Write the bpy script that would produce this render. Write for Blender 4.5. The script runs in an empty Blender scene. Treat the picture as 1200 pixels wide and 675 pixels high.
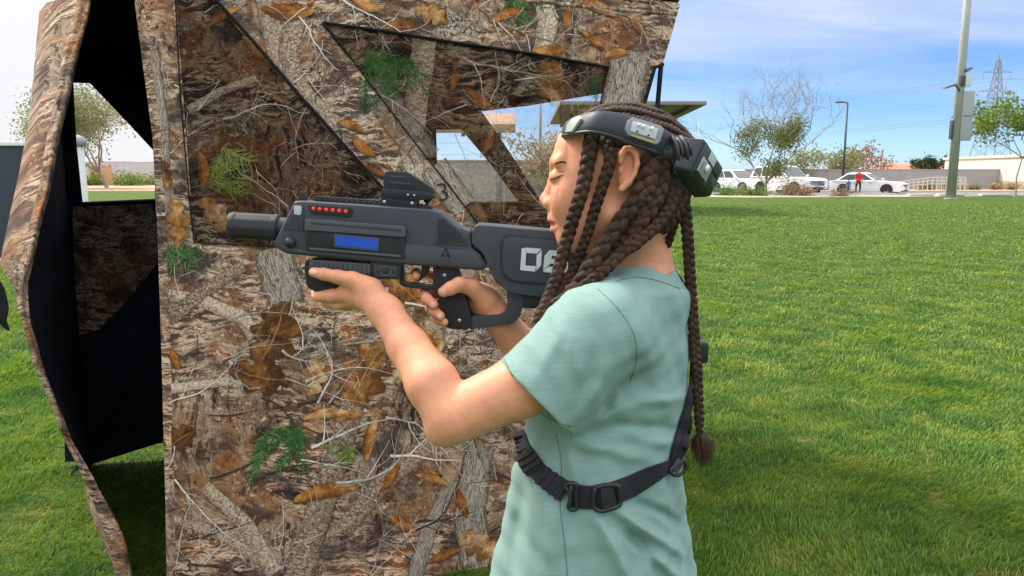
import bpy, bmesh, math, random
import numpy as np
from mathutils import Vector, Matrix
from mathutils.bvhtree import BVHTree
from mathutils.geometry import delaunay_2d_cdt
random.seed(11)
RNG = np.random.default_rng(5)
SC = bpy.context.scene
COL = SC.collection
R = math.radians
# ---------------------------------------------------------------- camera
F, HC = 890.0, 1.3                       # focal length in photo pixels (1200 wide), camera height
PITCH = math.atan(132.5 / F)
cd = bpy.data.cameras.new('camera'); cam = bpy.data.objects.new('camera', cd); COL.objects.link(cam)
cam.location = (0, 0, HC); cam.rotation_euler = (math.pi/2 - PITCH, 0, 0)
cd.sensor_width = 36; cd.lens = F/1200*36; cd.clip_start = .05; cd.clip_end = 5000
SC.camera = cam
# ---------------------------------------------------------------- exposure
SC.view_settings.view_transform = 'Standard'; SC.view_settings.look = 'None'
SC.view_settings.gamma = 1; SC.view_settings.exposure = 1.4
# ---------------------------------------------------------------- sun and sky
SUN_AZ, SUN_EL = R(-56), R(46)
SUN_DIR = Vector((math.sin(SUN_AZ)*math.cos(SUN_EL), math.cos(SUN_AZ)*math.cos(SUN_EL), math.sin(SUN_EL)))
sd = bpy.data.lights.new('sun', 'SUN'); sun = bpy.data.objects.new('sun', sd); COL.objects.link(sun)
sd.energy = 2.1; sd.angle = R(14); sd.color = (1, .94, .84)
sun.location = (0, 0, 30); sun.rotation_euler = (-SUN_DIR).to_track_quat('-Z', 'Y').to_euler()
W = bpy.data.worlds.new('World'); SC.world = W; W.use_nodes = True
def build_world():
    nt = W.node_tree; n = nt.nodes; l = nt.links; n.clear()
    out = n.new('ShaderNodeOutputWorld'); bg = n.new('ShaderNodeBackground'); bg.inputs['Strength'].default_value = .05
    sky = n.new('ShaderNodeTexSky'); sky.sky_type = 'NISHITA'; sky.sun_disc = False
    sky.sun_elevation = SUN_EL; sky.sun_rotation = SUN_AZ; sky.air_density = 1.0; sky.dust_density = .6; sky.ozone_density = 2.2
    tc = n.new('ShaderNodeTexCoord'); sep = n.new('ShaderNodeSeparateXYZ'); l.new(tc.outputs['Generated'], sep.inputs[0])
    def M(op, a, b=None, c=None):
        m = n.new('ShaderNodeMath'); m.operation = op
        for i, v in enumerate((a, b, c)):
            if v is None: continue
            if isinstance(v, (int, float)): m.inputs[i].default_value = v
            else: l.new(v, m.inputs[i])
        return m.outputs[0]
    zz = M('ADD', M('MAXIMUM', sep.outputs[2], 0.0), .22)
    comb = n.new('ShaderNodeCombineXYZ')
    l.new(M('DIVIDE', sep.outputs[0], zz), comb.inputs[0]); l.new(M('DIVIDE', sep.outputs[1], zz), comb.inputs[1])
    def noise(scale, detail, rough, dist, sx, sy, rz):
        mp = n.new('ShaderNodeMapping'); l.new(comb.outputs[0], mp.inputs[0]); mp.inputs['Scale'].default_value = (sx, sy, 1)
        mp.inputs['Rotation'].default_value = (0, 0, rz)
        t = n.new('ShaderNodeTexNoise'); l.new(mp.outputs[0], t.inputs[0]); t.inputs['Scale'].default_value = scale
        t.inputs['Detail'].default_value = detail; t.inputs['Roughness'].default_value = rough; t.inputs['Distortion'].default_value = dist
        return t.outputs[0]
    a = noise(1.1, 7, .58, .5, .55, 1.5, R(12)); b = noise(.6, 3, .5, .2, .7, 1.0, R(-10))
    s = M('ADD', M('MULTIPLY', a, .75), M('MULTIPLY', b, .45))
    s = M('ADD', s, M('MULTIPLY', M('MAXIMUM', M('SUBTRACT', -.12, sep.outputs[0]), 0.0), 1.7))          # thicker cloud to the left
    s = M('ADD', s, M('SUBTRACT', M('MULTIPLY', sep.outputs[2], 1.5), .16))           # and overhead
    r = n.new('ShaderNodeValToRGB'); l.new(s, r.inputs[0])
    r.color_ramp.elements[0].position = .47; r.color_ramp.elements[0].color = (0, 0, 0, 1)
    r.color_ramp.elements[1].position = .98; r.color_ramp.elements[1].color = (1, 1, 1, 1)
    def ramp(v, stops):
        q = n.new('ShaderNodeValToRGB'); l.new(v, q.inputs[0]); e = q.color_ramp.elements
        while len(e) < len(stops): e.new(.5)
        for i, (p, c) in enumerate(stops): e[i].position = p; e[i].color = tuple(c)+(1,)
        return q.outputs[0]
    air = ramp(sep.outputs[2], [(0, (.40, .57, .92)), (.06, (.26, .385, .60)), (.12, (.195, .315, .51)), (.3, (.17, .28, .45))])   # clear desert air: deeper blue, pale at the horizon
    gain = n.new('ShaderNodeVectorMath'); gain.operation = 'SCALE'; gain.inputs['Scale'].default_value = 2.65; l.new(air, gain.inputs[0])
    tint = n.new('ShaderNodeMix'); tint.data_type = 'RGBA'; tint.blend_type = 'MULTIPLY'; tint.inputs[0].default_value = 1
    l.new(sky.outputs[0], tint.inputs[6]); l.new(gain.outputs[0], tint.inputs[7])
    cl = ramp(sep.outputs[2], [(.0, (.35, .35, .35)), (.25, (.37, .38, .41)), (.55, (.80, .81, .83)), (1, (.80, .81, .83))])  # clouds made brighter overhead, out of view, to add soft ambient light
    cg = n.new('ShaderNodeVectorMath'); cg.operation = 'SCALE'; cg.inputs['Scale'].default_value = 20; l.new(cl, cg.inputs[0])
    mx = n.new('ShaderNodeMix'); mx.data_type = 'RGBA'; l.new(r.outputs[0], mx.inputs[0])
    l.new(tint.outputs[2], mx.inputs[6]); l.new(cg.outputs[0], mx.inputs[7])
    l.new(mx.outputs[2], bg.inputs[0]); l.new(bg.outputs[0], out.inputs[0])
build_world()
# ---------------------------------------------------------------- pixel helpers (photo pixels -> world points)
SP, CP = math.sin(PITCH), math.cos(PITCH)
def ray(px, py):
    x, y = (px-600)/F, -(py-337.5)/F
    return Vector((x, CP + y*SP, -SP + y*CP))
def at(px, py, Y):
    d = ray(px, py); return Vector((0, 0, HC)) + d*(Y/d.y)
def gnd(px, py):
    d = ray(px, py); return Vector((0, 0, HC)) + d*(-HC/d.z)
def A(px, py, Y): return np.array(at(px, py, Y), dtype=np.float32)
def srgb(r, g, b):
    f = lambda c: (c/12.92 if c <= .04045 else ((c+.055)/1.055)**2.4)
    return (f(r/255), f(g/255), f(b/255))
# ---------------------------------------------------------------- object helpers
ORG = {}
def meta(o, label=None, cat=None, group=None, kind=None):
    if label: o['label'] = label
    if cat: o['category'] = cat
    if group: o['group'] = group
    if kind: o['kind'] = kind
    return o
def thing(name, label, cat, loc=(0, 0, 0), group=None):
    o = bpy.data.objects.new(name, None); COL.objects.link(o); o.location = loc; o.empty_display_size = .1
    ORG[o] = Vector(loc); return meta(o, label, cat, group)
def link(name, me, mats, parent=None, smooth=False):
    o = bpy.data.objects.new(name, me); COL.objects.link(o)
    for m in (mats if isinstance(mats, (list, tuple)) else [mats]): me.materials.append(m)
    if parent is not None:
        o.parent = parent; ORG[o] = ORG[parent]
        me.transform(Matrix.Translation(-ORG[parent]))
    else: ORG[o] = Vector((0, 0, 0))
    if smooth: me.polygons.foreach_set('use_smooth', [True]*len(me.polygons))
    me.update(); return o
def recenter(o, p):                       # put a one-mesh thing's origin at its base
    p = Vector(p); o.data.transform(Matrix.Translation(-p)); o.location = p; ORG[o] = p; return o
def mesh(name, v, f, mats, parent=None, smooth=False):
    me = bpy.data.meshes.new(name); me.from_pydata([tuple(map(float, p)) for p in v], [], [tuple(map(int, q)) for q in f]); me.update()
    return link(name, me, mats, parent, smooth)
def npmesh(name, V, Fc, mats, parent=None, smooth=False):   # numpy arrays, all faces the same size
    me = bpy.data.meshes.new(name); V = np.asarray(V, np.float32); Fc = np.asarray(Fc, np.int32); k = Fc.shape[1]
    me.vertices.add(len(V)); me.vertices.foreach_set('co', V.ravel())
    me.loops.add(Fc.size); me.loops.foreach_set('vertex_index', Fc.ravel())
    me.polygons.add(len(Fc)); me.polygons.foreach_set('loop_start', np.arange(0, Fc.size, k, dtype=np.int32))
    me.update(calc_edges=True); return link(name, me, mats, parent, smooth)
def vcol(me, name, C):                    # C: (n,3) per vertex
    a = me.attributes.new(name, 'FLOAT_COLOR', 'POINT'); C = np.asarray(C, np.float32)
    a.data.foreach_set('color', np.concatenate([C, np.ones((len(C), 1), np.float32)], 1).ravel())
class MB:                                 # collects simple shapes into one mesh
    def __init__(s): s.v, s.f, s.m = [], [], []
    def add(s, v, f, m=0):
        b = len(s.v); s.v += [tuple(map(float, p)) for p in v]; s.f += [tuple(b+i for i in q) for q in f]; s.m += [m]*len(f); return s
    def box(s, a, b, m=0):
        (x0, y0, z0), (x1, y1, z1) = a, b
        return s.hexa([(x0,y0,z0),(x1,y0,z0),(x1,y1,z0),(x0,y1,z0),(x0,y0,z1),(x1,y0,z1),(x1,y1,z1),(x0,y1,z1)], m)
    def hexa(s, p, m=0):
        return s.add(p, [(0,3,2,1),(4,5,6,7),(0,1,5,4),(1,2,6,5),(2,3,7,6),(3,0,4,7)], m)
    def tube(s, pts, rad, n=8, m=0, cap=True):
        pts = [Vector(p) for p in pts]; rad = rad if isinstance(rad, (list, tuple)) else [rad]*len(pts)
        up = Vector((0, 0, 1)); base = len(s.v); fr = None
        for i, p in enumerate(pts):
            t = (pts[min(i+1, len(pts)-1)] - pts[max(i-1, 0)]).normalized()
            if fr is None: fr = t.orthogonal().normalized()
            fr = (fr - t*fr.dot(t)).normalized(); b = t.cross(fr)
            for k in range(n):
                a = 2*math.pi*k/n; s.v.append(tuple(p + (fr*math.cos(a) + b*math.sin(a))*rad[i]))
        for i in range(len(pts)-1):
            for k in range(n):
                k2 = (k+1) % n; s.f.append((base+i*n+k, base+i*n+k2, base+(i+1)*n+k2, base+(i+1)*n+k)); s.m.append(m)
        if cap:
            s.f.append(tuple(base+k for k in range(n))[::-1]); s.m.append(m)
            e = base+(len(pts)-1)*n; s.f.append(tuple(e+k for k in range(n))); s.m.append(m)
        return s
    def build(s, name, mats, parent=None, smooth=False, bevel=0, seg=2, auto=False):
        me = bpy.data.meshes.new(name); me.from_pydata(s.v, [], s.f); me.update()
        me.polygons.foreach_set('material_index', s.m)
        bm = bmesh.new(); bm.from_mesh(me)
        bmesh.ops.recalc_face_normals(bm, faces=bm.faces)
        if bevel:
            bmesh.ops.bevel(bm, geom=[e for e in bm.edges if len(e.link_faces) == 2 and e.calc_face_angle(0) > .4], offset=bevel, segments=seg, affect='EDGES', profile=.6, clamp_overlap=True)
        if bevel or auto:
            for e in bm.edges: e.smooth = len(e.link_faces) == 2 and e.calc_face_angle(0) < .6
            smooth = True
        bm.to_mesh(me); bm.free(); return link(name, me, mats, parent, smooth)
def prism(poly, y0, y1, mb=None, m=0):    # closed photo-plane outline (world points at one depth) extruded along Y
    mb = mb or MB(); n = len(poly); v = [(p[0], p[1]+y0, p[2]) for p in poly] + [(p[0], p[1]+y1, p[2]) for p in poly]
    f = [tuple(range(n))[::-1], tuple(range(n, 2*n))] + [(i, (i+1) % n, n+(i+1) % n, n+i) for i in range(n)]
    return mb.add(v, f, m)
# ---------------------------------------------------------------- material helpers
class NT:
    def __init__(s, name):
        s.mat = bpy.data.materials.new(name); s.mat.use_nodes = True; s.t = s.mat.node_tree; s.n = s.t.nodes; s.l = s.t.links
        s.b = s.n['Principled BSDF']; s.out = s.n['Material Output']
    def new(s, t, **kw):
        x = s.n.new('ShaderNode'+t)
        for k, v in kw.items(): setattr(x, k, v)
        return x
    def put(s, sock, v):
        if isinstance(v, (int, float)): sock.default_value = v
        elif isinstance(v, (tuple, list)): sock.default_value = tuple(v) + ((1,) if len(v) == 3 and len(sock.default_value) == 4 else ())
        else: s.l.new(v, sock)
    def math(s, op, a, b=0.0, clamp=False):
        x = s.new('Math', operation=op); x.use_clamp = clamp; s.put(x.inputs[0], a); s.put(x.inputs[1], b); return x.outputs[0]
    def mix(s, fac, a, b, mode='MIX'):
        x = s.new('Mix', data_type='RGBA', blend_type=mode); s.put(x.inputs[0], fac); s.put(x.inputs[6], a); s.put(x.inputs[7], b); return x.outputs[2]
    def coord(s, which='Object', scale=(1, 1, 1), rot=(0, 0, 0), loc=(0, 0, 0)):
        tc = s.new('TexCoord'); mp = s.new('Mapping'); s.l.new(tc.outputs[which], mp.inputs[0])
        mp.inputs['Scale'].default_value = scale; mp.inputs['Rotation'].default_value = rot; mp.inputs['Location'].default_value = loc; return mp.outputs[0]
    def noise(s, vec, scale, detail=4, rough=.55, dist=0, col=False):
        x = s.new('TexNoise'); s.put(x.inputs['Vector'], vec); x.inputs['Scale'].default_value = scale; x.inputs['Detail'].default_value = detail
        x.inputs['Roughness'].default_value = rough; x.inputs['Distortion'].default_value = dist; return x.outputs[1 if col else 0]
    def ramp(s, fac, stops, interp='LINEAR'):
        x = s.new('ValToRGB'); s.put(x.inputs[0], fac); e = x.color_ramp.elements; x.color_ramp.interpolation = interp
        while len(e) < len(stops): e.new(.5)
        for i, (p, c) in enumerate(stops):
            e[i].position = p; e[i].color = tuple(c)+(1,) if isinstance(c, (tuple, list)) else (c, c, c, 1)
        return x.outputs[0]
    def bump(s, h, strength=.3, dist=.01):
        x = s.new('Bump'); x.inputs['Strength'].default_value = strength; x.inputs['Distance'].default_value = dist; s.put(x.inputs['Height'], h)
        s.l.new(x.outputs[0], s.b.inputs['Normal']); return x
    def base(s, c, rough=.6, spec=.5, metal=0):
        s.put(s.b.inputs['Base Color'], c); s.put(s.b.inputs['Roughness'], rough); s.b.inputs['Specular IOR Level'].default_value = spec; s.b.inputs['Metallic'].default_value = metal; return s
def plain(name, c, rough=.6, spec=.5, metal=0, var=.12, scale=30, bump=0, emit=0):
    t = NT(name); v = t.noise(t.coord('Object'), scale, 4, .6)
    lo = tuple(x*(1-var) for x in c); hi = tuple(min(1, x*(1+var)) for x in c)
    t.base(t.ramp(v, [(.3, lo), (.7, hi)]), rough, spec, metal)
    if bump: t.bump(v, bump, .004)
    if emit: t.b.inputs['Emission Color'].default_value = c+(1,); t.b.inputs['Emission Strength'].default_value = emit
    return t.mat
def twosided(name, front, back): pass
# ---------------------------------------------------------------- implicit-surface modeller (one continuous mesh per body or garment)
def smin(a, b, k):
    h = np.maximum(k-np.abs(a-b), 0)/k; return np.minimum(a, b)-h*h*k*.25
def rc(a, b, r1, r2=None):
    a = np.asarray(a, np.float32); b = np.asarray(b, np.float32); r2 = r1 if r2 is None else r2
    ab = b-a; L = max(float(ab@ab), 1e-12)
    def f(P):
        pa = P-a; t = np.clip((pa@ab)/L, 0, 1); q = pa-t[..., None]*ab
        return np.sqrt((q*q).sum(-1))-(r1+(r2-r1)*t)
    return f, (a+b)/2, math.sqrt(L)/2+max(r1, r2)
def sph(c, r): return ell(c, (r, r, r))
def ell(c, r, rot=None):                  # rot: Euler degrees
    c = np.asarray(c, np.float32); r = np.asarray(r, np.float32)
    M = None if rot is None else np.array(Matrix.Rotation(0, 3, 'X') @ __import__('mathutils').Euler([R(x) for x in rot]).to_matrix(), np.float32)
    def f(P):
        q = P-c
        if M is not None: q = q@M
        q = q/r; k0 = np.sqrt((q*q).sum(-1)); q = q/r; k1 = np.sqrt((q*q).sum(-1))+1e-9
        return k0*(k0-1)/k1
    return f, c, float(r.max())
def chain(pts, k=.004):                   # pts: (vec, r) list -> smooth union of round cones
    fs = [rc(pts[i][0], pts[i+1][0], pts[i][1], pts[i+1][1]) for i in range(len(pts)-1)]
    P0 = np.array([p[0] for p in pts]); c = P0.mean(0)
    def f(P):
        d = fs[0][0](P)
        for g in fs[1:]: d = smin(d, g[0](P), k)
        return d
    return f, c, float(np.sqrt(((P0-c)**2).sum(-1)).max()+max(p[1] for p in pts))
def implicit(ops, lo, hi, h, B=12):
    """ops: list of (kind, k, prim): 'u' union, 's' subtract, 'i' intersect, 'd' displace(d,P)->d"""
    lo = np.asarray(lo, np.float32); n = np.ceil((np.asarray(hi)-lo)/h/B).astype(int); N = n*B+1
    def ev(P, centers=None, rad=0):       # P (nb,m,3)
        d = np.full(P.shape[:2], 1e3, np.float32)
        for kind, k, pr in ops:
            if kind == 'd': d = pr(d, P).astype(np.float32); continue
            f, c, r = pr
            if centers is not None and c is not None:
                sel = np.where(np.sqrt(((centers-c)**2).sum(-1))-r < rad+k+.012)[0]
                if kind == 'i': sel = np.arange(len(P))
                if len(sel) == 0: continue
            else: sel = slice(None)
            e = f(P[sel]).astype(np.float32); cur = d[sel]
            if kind == 'u': d[sel] = smin(cur, e, k) if k > 0 else np.minimum(cur, e)
            elif kind == 's': d[sel] = -smin(-cur, e, k) if k > 0 else np.maximum(cur, -e)
            else: d[sel] = -smin(-cur, -e, k) if k > 0 else np.maximum(cur, e)
        return d
    bi = np.stack(np.meshgrid(*[np.arange(x) for x in n], indexing='ij'), -1).reshape(-1, 3)
    cen = lo+(bi+.5)*(B*h); rad = B*h*math.sqrt(3)/2
    dc = np.concatenate([ev(cen[i:i+4000][None])[0] for i in range(0, len(cen), 4000)])
    D = np.empty(N, np.float32); D.fill(1)
    act = np.abs(dc) < rad*1.6
    for b in bi[(~act) & (dc < 0)]:
        s = b*B; D[s[0]:s[0]+B+1, s[1]:s[1]+B+1, s[2]:s[2]+B+1] = -1
    g = np.stack(np.meshgrid(*[np.arange(B+1)]*3, indexing='ij'), -1).reshape(-1, 3).astype(np.float32)*h
    ids = bi[act]
    for i in range(0, len(ids), 160):
        q = ids[i:i+160]; P = (lo+q*(B*h))[:, None, :]+g[None]; P = P.astype(np.float32)
        d = ev(P, lo+(q+.5)*(B*h), rad).reshape(-1, B+1, B+1, B+1)
        for b, dd in zip(q, d):
            s = b*B; D[s[0]:s[0]+B+1, s[1]:s[1]+B+1, s[2]:s[2]+B+1] = dd
    S = D < 0
    nx, ny, nz = N-1
    cnt = np.zeros((nx, ny, nz), np.int8)
    for o in np.ndindex(2, 2, 2): cnt += S[o[0]:o[0]+nx, o[1]:o[1]+ny, o[2]:o[2]+nz]
    cells = np.argwhere((cnt > 0) & (cnt < 8))
    idx = np.full((nx, ny, nz), -1, np.int32); idx[tuple(cells.T)] = np.arange(len(cells))
    corner = {o: D[cells[:, 0]+o[0], cells[:, 1]+o[1], cells[:, 2]+o[2]] for o in np.ndindex(2, 2, 2)}
    acc = np.zeros((len(cells), 3), np.float32); num = np.zeros(len(cells), np.float32)
    for o in np.ndindex(2, 2, 2):
        for ax in range(3):
            if o[ax]: continue
            o2 = list(o); o2[ax] = 1; a, b = corner[o], corner[tuple(o2)]; m = (a < 0) != (b < 0)
            t = np.where(m, a/np.where(m, a-b, 1), 0); p = np.array(o, np.float32)[None].repeat(len(cells), 0); p[:, ax] = t
            acc += p*m[:, None]; num += m
    V = lo+(cells+acc/num[:, None])*h
    quads = []
    for ax in range(3):
        a = [slice(None)]*3; b = [slice(None)]*3; a[ax] = slice(0, -1); b[ax] = slice(1, None)
        s0, s1 = S[tuple(a)], S[tuple(b)]; e = np.argwhere(s0 != s1)
        u, w = [(1, 2), (2, 0), (0, 1)][ax]
        e = e[(e[:, u] > 0) & (e[:, w] > 0) & (e[:, u] < [nx, ny, nz][u]) & (e[:, w] < [nx, ny, nz][w])]
        def id_(du, dw):
            c = e.copy(); c[:, u] -= du; c[:, w] -= dw; return idx[c[:, 0], c[:, 1], c[:, 2]]
        q = np.stack([id_(1, 1), id_(0, 1), id_(0, 0), id_(1, 0)], -1)
        neg = s0[tuple(e.T)]; q[~neg] = q[~neg][:, ::-1]
        quads.append(q)
    return V, np.concatenate(quads)
# ================================================================ GROUND
def mat_grass(name, blades):
    t = NT(name); P = t.new('NewGeometry').outputs['Position']
    def mp(sx, sy, rz=0):
        m = t.new('Mapping'); t.l.new(P, m.inputs[0]); m.inputs['Scale'].default_value = (sx, sy, 0 if True else 1); m.inputs['Rotation'].default_value = (0, 0, rz); return m.outputs[0]
    big = t.noise(mp(1, 1.3), .28, 4, .6, .4); mid = t.noise(mp(1, 1.5, .4), 2.6, 5, .62, .6); fine = t.noise(mp(1, 1), 17, 4, .7)
    c = t.ramp(mid, [(.32, (.034, .092, .012)), (.44, (.066, .145, .015)), (.56, (.120, .196, .020)), (.70, (.205, .250, .036))])
    c = t.mix(t.math('MULTIPLY', t.ramp(big, [(.42, 0), (.68, 1)]), .5), c, (.115, .185, .024))
    dry = t.math('MULTIPLY', t.ramp(t.noise(mp(1, 1.7, .8), 3.7, 4, .55), [(.63, 0), (.72, 1)]), t.ramp(fine, [(.3, .1), (.6, 1)]))
    c = t.mix(t.math('MULTIPLY', dry, .8), c, (.30, .26, .085))
    if blades:
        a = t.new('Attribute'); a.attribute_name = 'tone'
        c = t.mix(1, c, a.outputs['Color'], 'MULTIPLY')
        t.base(c, .5, .35); t.b.inputs['Subsurface Weight'].default_value = 0
        tr = t.new('BsdfTranslucent'); t.put(tr.inputs[0], t.mix(1, c, (1.5, 1.6, .7), 'MULTIPLY'))
        ms = t.new('MixShader'); ms.inputs[0].default_value = .35; t.l.new(t.b.outputs[0], ms.inputs[1]); t.l.new(tr.outputs[0], ms.inputs[2]); t.l.new(ms.outputs[0], t.out.inputs[0])
    else:
        tuft = t.noise(mp(1, .8), 60, 3, .7)
        c = t.mix(1, c, t.ramp(tuft, [(.25, (.34, .37, .32)), (.7, (1.1, 1.05, 1.1))]), 'MULTIPLY')
        c = t.mix(1, c, t.ramp(fine, [(.3, (.72, .75, .7)), (.7, (1.22, 1.2, 1.1))]), 'MULTIPLY')
        t.base(c, .85, .15); t.bump(t.math('ADD', tuft, t.math('MULTIPLY', fine, 1.5)), .9, .05)
    return t.mat
def build_ground():
    bm = bmesh.new()
    xs = [-1500, -300, -60, -12, -4, 0, 4, 12, 60, 300, 1500]; ys = [-40, -4, 0, 2, 4, 8, 16, 32, 51, 120, 400, 2500]
    g = [[bm.verts.new((x, y, 0)) for x in xs] for y in ys]
    for j in range(len(ys)-1):
        for i in range(len(xs)-1): bm.faces.new((g[j][i], g[j][i+1], g[j+1][i+1], g[j+1][i]))
    me = bpy.data.meshes.new('ground'); bm.to_mesh(me); bm.free()
    meta(link('ground', me, mat_grass('grass_ground', False)), kind='structure')
build_ground()
def strip(name, pts, z, m):               # flat sheet of pavement, gravel or road
    meta(mesh(name, [(x, y, z) for x, y in pts], [tuple(range(len(pts)))], m), kind='structure')
def build_grass_blades():
    V, T = [], []
    def band(y0, y1, dens, w, hgt, xl, xr):
        # trapezoid following the view wedge, plus margin
        n = int(dens*(y1-y0)*((xr+xl)*(y0+y1)/2+2.4)); y = RNG.uniform(y0, y1, n); x = RNG.uniform(-1, 1, n)
        x = np.where(x > 0, x*(xr*y+1.2), x*(xl*y+1.2))
        ins = (x > -2.0) & (x < .55) & (y > 2.2) & (y < 3.9) & (RNG.random(n) < .55); keep = ~ins; x, y = x[keep], y[keep]; n = len(x)
        a = RNG.uniform(0, 2*np.pi, n); h = hgt*RNG.uniform(.55, 1.25, n)*(0.75+.5*np.sin(x*7+np.sin(y*5))**2); la = .5+1.5*np.sin(x*2.3+1.3*np.sin(y*1.9+x*.7))*np.cos(y*2.6+np.sin(x*3.1))+RNG.normal(0, .55, n); le = h*RNG.uniform(.25, 1.1, n)
        b = np.stack([x, y, np.zeros(n)], 1); side = np.stack([np.cos(a), np.sin(a), np.zeros(n)], 1)*w/2
        dirv = np.stack([np.cos(la), np.sin(la), np.zeros(n)], 1)*le[:, None]
        top = b+dirv+np.stack([0*h, 0*h, h], 1); mid = b+dirv*.35+np.stack([0*h, 0*h, h*.6], 1)
        V.append(np.stack([b-side, b+side, mid+side*.8, mid-side*.8, top+side*.15, top-side*.15], 1).reshape(-1, 3))
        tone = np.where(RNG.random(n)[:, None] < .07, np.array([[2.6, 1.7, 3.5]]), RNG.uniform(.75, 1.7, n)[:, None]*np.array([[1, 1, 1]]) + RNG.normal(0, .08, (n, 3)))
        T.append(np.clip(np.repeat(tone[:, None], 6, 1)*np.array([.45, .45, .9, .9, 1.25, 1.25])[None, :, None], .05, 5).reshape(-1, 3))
    band(.6, 1.9, 2600, .0050, .025, .75, .78); band(1.9, 3.2, 10500, .0034, .025, .75, .78); band(3.2, 4.8, 5200, .0050, .025, .75, .78); band(4.8, 7.5, 2400, .008, .028, .75, .78)
    band(7.5, 12, 900, .012, .028, .75, .78); band(12, 20, 300, .020, .028, .72, .76); band(20, 34, 80, .04, .034, .3, .76)
    V = np.concatenate(V); T = np.concatenate(T); n = len(V)//6; i = (np.arange(n)*6)[:, None]
    Fc = np.concatenate([i+np.array([[0, 1, 2, 3]]), i+np.array([[3, 2, 4, 5]])], 0)
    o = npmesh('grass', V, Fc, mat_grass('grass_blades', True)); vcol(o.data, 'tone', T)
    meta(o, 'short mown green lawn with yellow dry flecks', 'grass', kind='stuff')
build_grass_blades()
# far surfaces
M_asphalt = plain('asphalt', (.10, .10, .105), .9, .3, var=.2, scale=3)
M_gravel = plain('gravel', (.42, .31, .22), .95, .2, var=.3, scale=6)
M_conc = plain('concrete', (.46, .44, .41), .9, .3, var=.12, scale=2)
strip('gravel_bed', [(9.5, 46.5), (13.5, 44.5), (24, 45.6), (30, 47.5), (26, 49.5), (9.5, 49.5)], .010, M_gravel)
strip('pavement', [(9, 49.2), (120, 49.2), (120, 50.4), (9, 50.4)], .014, M_conc)
strip('parking_lot', [(-10, 50.4), (140, 50.4), (140, 63), (-10, 63)], .006, M_asphalt)
strip('dirt_verge', [(-200, 63), (200, 63), (200, 110), (-200, 110)], .006, plain('dirt', (.40, .27, .19), .95, .2, var=.25, scale=1.5))
strip('far_desert', [(-900, 110), (900, 110), (900, 1800), (-900, 1800)], .006, plain('far_dirt', (.34, .27, .19), .95, .2, var=.2, scale=.05))
def kerb():
    b = MB()
    for x in range(9, 120, 3): b.box((x, 50.2, 0), (x+2.96, 50.42, .14))
    meta(b.build('kerb', M_conc, bevel=.02), kind='structure')
kerb()
for i, (a, b_) in enumerate(((1064, 1092), (1098, 1128), (1148, 1182))):
    p, q = gnd(a, 230.2), gnd(b_, 230.2)
    o = MB().box((p.x, p.y-.25, 0), (q.x, q.y+.25, .16)).build('wheel_stop', M_conc, bevel=.05)
    recenter(o, (p.x, p.y, 0)); meta(o, ['pale concrete wheel stop left of the grey light pole', 'pale concrete wheel stop behind the foot of the grey light pole', 'pale concrete wheel stop by the thin green tree'][i], 'wheel stop', 'concrete wheel stops along the lawn edge')
# ================================================================ TREES AND PLANTS
M_bark = plain('tree_bark', (.25, .18, .12), .9, .2, var=.3, scale=8)
M_barkgrey = plain('grey_bark', (.30, .26, .21), .9, .2, var=.3, scale=8)
def leafmat(name, lo, hi, scale=2):
    t = NT(name); g = t.new('NewGeometry'); v = t.noise(g.outputs['Position'], scale, 3); a = t.math('ADD', t.math('MULTIPLY', v, .7), t.math('MULTIPLY', g.outputs['Random Per Island'], .35))
    c = t.ramp(a, [(.3, lo), (.7, hi)]); t.base(c, .6, .3)
    tr = t.new('BsdfTranslucent'); t.put(tr.inputs[0], c); ms = t.new('MixShader'); ms.inputs[0].default_value = .3
    t.l.new(t.b.outputs[0], ms.inputs[1]); t.l.new(tr.outputs[0], ms.inputs[2]); t.l.new(ms.outputs[0], t.out.inputs[0]); return t.mat
M_leaf_olive = leafmat('leaf_olive', (.09, .115, .03), (.21, .235, .075)); M_leaf_green = leafmat('leaf_green', (.07, .12, .015), (.22, .28, .04))
M_leaf_pale = leafmat('leaf_pale', (.15, .17, .07), (.30, .31, .15)); M_leaf_dark = leafmat('leaf_dark', (.02, .04, .012), (.06, .09, .03))
M_dry = leafmat('leaf_dry', (.30, .21, .11), (.45, .34, .20)); M_leaf_bright = leafmat('leaf_bright', (.06, .14, .02), (.15, .26, .04))
M_leaf_rust = leafmat('leaf_rust', (.22, .12, .07), (.36, .22, .14))
def leaves(name, cen, n, spread, size, mat, parent, flat=1):
    cen = np.asarray(cen); k = RNG.integers(0, len(cen), n); p = cen[k]+RNG.normal(0, 1, (n, 3))*spread*np.array([1, 1, flat])
    a = RNG.normal(0, 1, (n, 3)); a /= np.linalg.norm(a, axis=1)[:, None]; b = np.cross(a, RNG.normal(0, 1, (n, 3))); b /= np.linalg.norm(b, axis=1)[:, None]
    s = size*RNG.uniform(.5, 1.4, n)[:, None]
    p[:, 2] = np.maximum(p[:, 2], size*.6)
    V = np.stack([p-a*s, p+b*s*.45, p+a*s, p-b*s*.45], 1).reshape(-1, 3)
    return npmesh(name, V, (np.arange(n)*4)[:, None]+np.arange(4)[None], mat, parent)
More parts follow.
